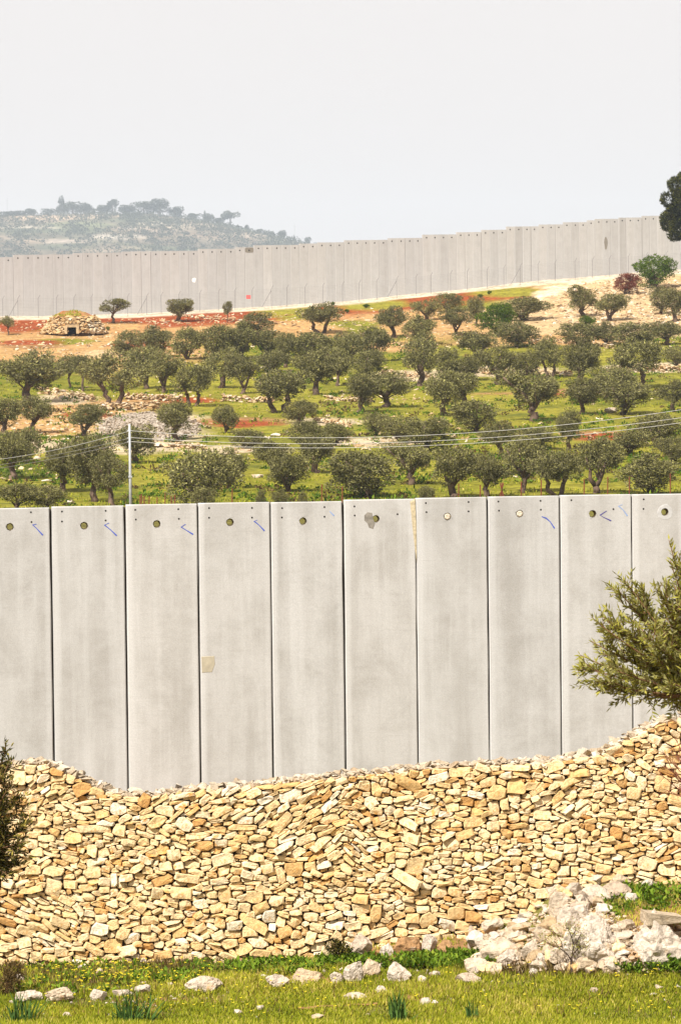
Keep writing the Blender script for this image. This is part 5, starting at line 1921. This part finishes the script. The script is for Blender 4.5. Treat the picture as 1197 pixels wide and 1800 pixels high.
v = v * (1 + .09 * fbm(v * 3, 1, 6)[:, None]) * np.array([66 * sb, .45, 22 * sb])
mb = MB()
mb.add(v, f, .35)
o = mb.build('stone_slab', M_COPING)
o.location = p
o.rotation_euler = (0, .05, .2)
tag(o, 'flat grey stone slab lying on top of the outcrop at the right edge', 'slab')

# ------------------------------------------------------------------ plants in the foreground
for cx, yb, wpx, hpx, m, lab in ((236, 1806, 92, 62, 70, 'largest dark green asphodel tuft at the bottom left of centre'), (38, 1806, 76, 56, 55, 'dark asphodel tuft in the bottom left corner'), (699, 1796, 36, 46, 60, 'small upright dark tuft at the bottom centre'), (827, 1792, 26, 32, 22, 'smallest pale tuft at the bottom right of centre')):
    b = fg_pt(cx, min(yb, 1800))
    b[2] -= (yb - min(yb, 1800)) * b[1] / FPX
    s = b[1] / FPX
    mb = MB()
    for k in range(m):
        x_ = mr.normal(0, .2) * wpx * s
        b0 = np.array([x_, mr.normal(0, .1), -.04])
        out_ = mr.normal(0, .2) * wpx * s + x_ * .3
        h_ = hpx * s * mr.uniform(.7, 1.75) * (1 - .35 * abs(x_) / (wpx * s * .5))
        tw = np.array([mr.normal(), mr.normal() * .5, 0])
        tw /= np.linalg.norm(tw)
        w_ = mr.uniform(.009, .018)
        V = []
        for j, t_ in enumerate((0, .35, .7, 1.0)):
            c_ = b0 + np.array([out_ * t_ ** 1.8, mr.normal(0, .06) * t_, h_ * (t_ - .22 * t_ ** 3 * mr.uniform(0, 1.3))])
            V += [c_ + tw * w_ * (1, .95, .6, .05)[j], c_ - tw * w_ * (1, .95, .6, .05)[j]]
        mb.add(V, [(0, 1, 3, 2), (2, 3, 5, 4), (4, 5, 7, 6)], np.clip(mr.normal(.45, .3), 0, 1))
    o = mb.build('asphodel_tuft', M_TUFT)
    o.location = b
    tag(o, lab, 'plant', 'asphodel tufts')
# fallen stick
a, b = fg_pt(524, 1779), fg_pt(661, 1770)
mb = MB()
ts = np.linspace(0, 1, 9)[:, None]
pts = a + (b - a) * ts + mr.normal(0, .008, (9, 3)) + (0, 0, .035)
mb.tube(pts - a, np.linspace(.026, .018, 9), 6)
o = mb.build('fallen_stick', mat_plain('weathered_stick', (.27, .14, .06), var=.4))
o.location = a
tag(o, 'long brown stick lying in the grass at the bottom centre', 'stick')


def leafy_bush(name, cx, yb, wpx, hpx, n, L, W, mat, label, cat, twigs=10):
    b = fg_pt(cx, yb)
    s = b[1] / FPX
    t = thing(name, b, label, cat)
    w_, h_ = wpx * s / 2, hpx * s
    bl = [((mr.uniform(-.6, .6) * w_, mr.uniform(-.3, .3) * w_, h_ * mr.uniform(.25, .75)), (w_ * .45, w_ * .4, h_ * .3)) for k in range(8)]
    link('foliage', card_mesh('foliage', *blob_leaves(bl, n, L, W, mr, .4), mat), t)
    mb = MB()
    for k in range(twigs):
        e = np.array(bl[k % 8][0]) * 1.15
        mb.tube([(0, 0, -.03), e * (.4, .4, .55) + mr.normal(0, .02, 3), e], [.012, .008, .003], 4)
    mb.build('stems', M_TWIG, t)
    return t


leafy_bush('shrub', 594, 1688, 52, 36, 1500, .06, .018, M_SHADEBUSH, 'small dark green bush at the foot of the dry stone wall', 'shrub')
leafy_bush('dry_bush', 14, 1752, 62, 66, 2000, .085, .014, M_DRY, 'dry brown bush in the lower left corner by the wall', 'shrub', 16)
# little thorn tree before the outcrop
b = fg_pt(1005, 1712)
s = b[1] / FPX
t = thing('thorn_sapling', b, 'little thin-branched thorn tree in front of the rubble bank', 'sapling')
mb = MB()
tips = []
L2 = lambda x, y_: np.array(at(x, y_, b[1] - .1)) - b
for line, r_ in ((((1005, 1714), (1004, 1695), (1006, 1680), (1010, 1664)), .022), (((1006, 1680), (1018, 1670), (1026, 1655)), .014), (((1005, 1690), (995, 1676), (984, 1668), (974, 1655)), .012), (((1010, 1664), (1004, 1648), (998, 1632)), .011), (((1010, 1664), (1018, 1650), (1022, 1640)), .01), (((990, 1672), (986, 1655), (975, 1640)), .008),
                 (((1004, 1648), (1012, 1636), (1010, 1624)), .007), (((984, 1668), (968, 1664), (958, 1650)), .007), (((1018, 1670), (1032, 1664)), .008)):
    pts = np.array([L2(*q) for q in line])
    pts[:, 1] += np.cumsum(mr.normal(0, .03, len(pts)))
    mb.tube(pts, np.linspace(r_, r_ * .4, len(pts)), 5)
    tips += [pts[-1], (pts[-1] + pts[-2]) / 2]
mb.build('trunk', mat_plain('dark_thorn_bark', (.05, .03, .02)), t)
P_ = np.concatenate([np.array(q) + mr.normal(0, .055, (26, 3)) for q in tips])
D = rand_dirs(len(P_), mr)
link('foliage', card_mesh('foliage', P_, D, side_of(D, mr), .045, .015, mr.uniform(0, 1, len(P_)), M_BRANCH), t)


# ------------------------------------------------------------------ near olive trees at both edges
def near_tree(name, foot, hub, hubd, tips, mat, label, leafL, step, seed, spread=.5, trunk_r=.09, sub=(6, 10), nleaf=1.0):
    """foot (x,y,z); hub = photo point where the boughs start; tips = photo points the boughs reach"""
    r = np.random.default_rng(seed)
    t = thing(name, foot, label, 'olive tree')
    f0 = np.array(foot, float)
    mb = MB()
    h = np.array(at(*hub, hubd)) - f0
    mb.tube([(0, 0, -.3), h * (.3, .3, .35) + (.1, 0, 0), h * (.7, .7, .7), h], [trunk_r * 1.5, trunk_r, trunk_r * .8, trunk_r * .55], 8)
    Pp, Dd, Tt = [], [], []

    def twig(p0, p1, r0):
        n = 6
        ts = np.linspace(0, 1, n)[:, None]
        ln = np.linalg.norm(p1 - p0)
        bend = r.normal(0, .05 * ln, 3)
        pts = p0 + (p1 - p0) * ts + bend * np.sin(ts * math.pi)
        mb.tube(pts, np.linspace(r0, r0 * .3, n), 4)
        return pts

    def leaves(pts, a0=.1):
        seg = np.linalg.norm(np.diff(pts, axis=0), axis=1)
        tot = seg.sum()
        m = max(3, int(tot / step * nleaf))
        tt = np.linspace(a0, 1.0, m)
        cs = np.concatenate([[0], np.cumsum(seg)]) / tot
        c = np.stack([np.interp(tt, cs, pts[:, k]) for k in range(3)], -1)
        d = unit(pts[-1] - pts[0])
        for j in range(m):
            for sgn in (-1, 1):
                a = unit(np.cross(d, unit(r.normal(size=3))))
                Pp.append(c[j])
                Dd.append(unit(d * r.uniform(.5, 1.1) + a * r.uniform(.45, .95) + np.array([0, 0, .12])))
                Tt.append(np.clip(.35 + .35 * tt[j] + r.normal(0, .22), 0, 1))
    for tx, ty in tips:
        e = np.array(at(tx, ty, hubd + r.normal(0, spread))) - f0
        m1 = h + (e - h) * .5 + np.array([0, r.normal(0, spread * .4), -.06 * np.linalg.norm(e - h)])
        ts = np.linspace(0, 1, 9)[:, None]
        pts = (1 - ts) ** 2 * h + 2 * ts * (1 - ts) * m1 + ts ** 2 * e
        mb.tube(pts, np.linspace(trunk_r * .28, .004, 9), 5)
        leaves(pts[4:], .0)
        L_ = np.linalg.norm(e - h)
        for k in range(r.integers(*sub)):
            q = r.uniform(.28, .97)
            p0 = np.array([np.interp(q, ts[:, 0], pts[:, c]) for c in range(3)])
            dm = unit(e - h)
            dv = unit(dm * .9 + r.normal(size=3) * .5 + np.array([0, 0, .25]))
            p1 = p0 + dv * r.uniform(.12, .34) * min(1.4, L_ * .55)
            tp = twig(p0, p1, .006)
            leaves(tp, .15)
            for j in range(r.integers(1, 4)):
                i_ = r.integers(1, 5)
                p2 = tp[i_] + unit(dv + r.normal(size=3) * .6) * r.uniform(.07, .2)
                leaves(twig(tp[i_], p2, .004), .1)
    mb.build('trunk', M_TWIG, t, True)
    D = np.array(Dd)
    link('crown', card_mesh('crown', np.array(Pp), D, side_of(D, r), leafL * r.uniform(.7, 1.25, len(D)), leafL * .26, np.array(Tt), mat), t)
    return t


def fg_z(d):
    return -.03 + (57 - d) * .137


nd = 40.0
fx0 = at(1330, 1400, nd)
near_tree('olive_tree', (fx0.x, nd, fg_z(nd)), (1262, 1225), nd,
          [(1020, 1152), (1022, 1172), (1040, 1128), (1050, 1095), (1046, 1198), (1070, 1210), (1060, 1085), (1085, 1035), (1100, 1022), (1112, 1090), (1110, 1150), (1090, 1140), (1130, 1060), (1140, 1120), (1150, 1180), (1120, 1200), (1165, 1075), (1160, 1040), (1176, 950), (1178, 985), (1186, 1030),
           (1190, 1090), (1200, 1010), (1195, 1150), (1180, 1200), (1165, 1140), (1210, 1120), (1230, 1050), (1240, 990), (1188, 1240), (1160, 1228), (1205, 1180), (1250, 1100), (1280, 1060), (1085, 1180), (1130, 1165), (1100, 1110), (1150, 1100), (1175, 1110), (1205, 1075), (1145, 1150), (1172, 1170), (1190, 1060)],
          M_BRANCH, 'near olive tree reaching in from the right edge with yellow-green leaves', .082, .030, 3, .42, .08, (9, 14))
ld = 44.0
fx1 = at(-70, 1600, ld)
near_tree('olive_tree', (fx1.x, ld, fg_z(ld)), (-60, 1500), ld,
          [(8, 1325), (14, 1345), (22, 1372), (12, 1392), (30, 1432), (38, 1456), (44, 1480), (34, 1500), (24, 1522), (14, 1538), (12, 1402), (16, 1440), (2, 1360), (-18, 1340), (5, 1470), (16, 1490), (-10, 1420), (-30, 1380), (28, 1466), (-20, 1450), (-40, 1360), (-4, 1540), (20, 1412), (-8, 1510), (6, 1458), (-6, 1440)],
          M_SHADEBUSH, 'olive branches with leaves coloured dark for shade entering at the left edge before the dry stone wall', .075, .026, 5, .3, .07, (7, 11))
# bare twiggy bush at the right edge, before the wall
bd = 52.0
bf = at(1235, 1420, bd)
t = thing('bare_bush', (bf.x, bd, fg_z(bd)), 'bare reddish twigs at the right edge below the near olive', 'shrub')
f0 = np.array(t.location)
f0 = np.array([bf.x, bd, fg_z(bd)])
hb_ = np.array(at(1232, 1400, bd)) - f0
mb = MB()
mb.tube([(0, 0, -.2), hb_ * .5, hb_], [.04, .03, .02], 6)
mb.build('trunk', M_TWIG, t)
mb = MB()
for tx, ty in ((1163, 1318), (1165, 1345), (1170, 1330), (1172, 1370), (1168, 1388), (1180, 1310), (1185, 1355), (1190, 1330), (1160, 1360), (1178, 1340), (1195, 1390), (1188, 1300)):
    e = np.array(at(tx, ty, bd + mr.normal(0, .15))) - f0
    mid = (hb_ + e) / 2 + mr.normal(0, .06, 3)
    mb.tube([hb_, mid, e], [.012, .007, .003], 4)
    for k in range(4):
        q = mid + (e - mid) * mr.uniform(0, .9)
        mb.tube([q, q + unit(e - hb_ + mr.normal(0, .35, 3)) * mr.uniform(.1, .25)], [.005, .002], 3)
mb.build('twigs', mat_plain('reddish_twigs', (.20, .075, .04)), t)

# ------------------------------------------------------------------ haze over the whole valley
bm = bmesh.new()
bmesh.ops.create_cube(bm, size=1)
me = bpy.data.meshes.new('haze')
bm.to_mesh(me)
bm.free()
hzo = link('haze', me)
hzo.dimensions = (1, 1, 1)
hzo.scale = (5200, 8500, 345)
hzo.location = (0, -40 + 4250, -34 + 172.5)
hm = bpy.data.materials.new('haze')
hm.use_nodes = True
nt = hm.node_tree
nt.nodes.clear()
ho = nt.nodes.new('ShaderNodeOutputMaterial')
hv = nt.nodes.new('ShaderNodeVolumePrincipled')
hv.inputs['Color'].default_value = (.80, .90, 1.0, 1)
hv.inputs['Density'].default_value = .000074
hv.inputs['Anisotropy'].default_value = 0.0
nt.links.new(hv.outputs[0], ho.inputs['Volume'])
me.materials.append(hm)
tag(hzo, 'pale haze over the valley', 'haze', kind='stuff')
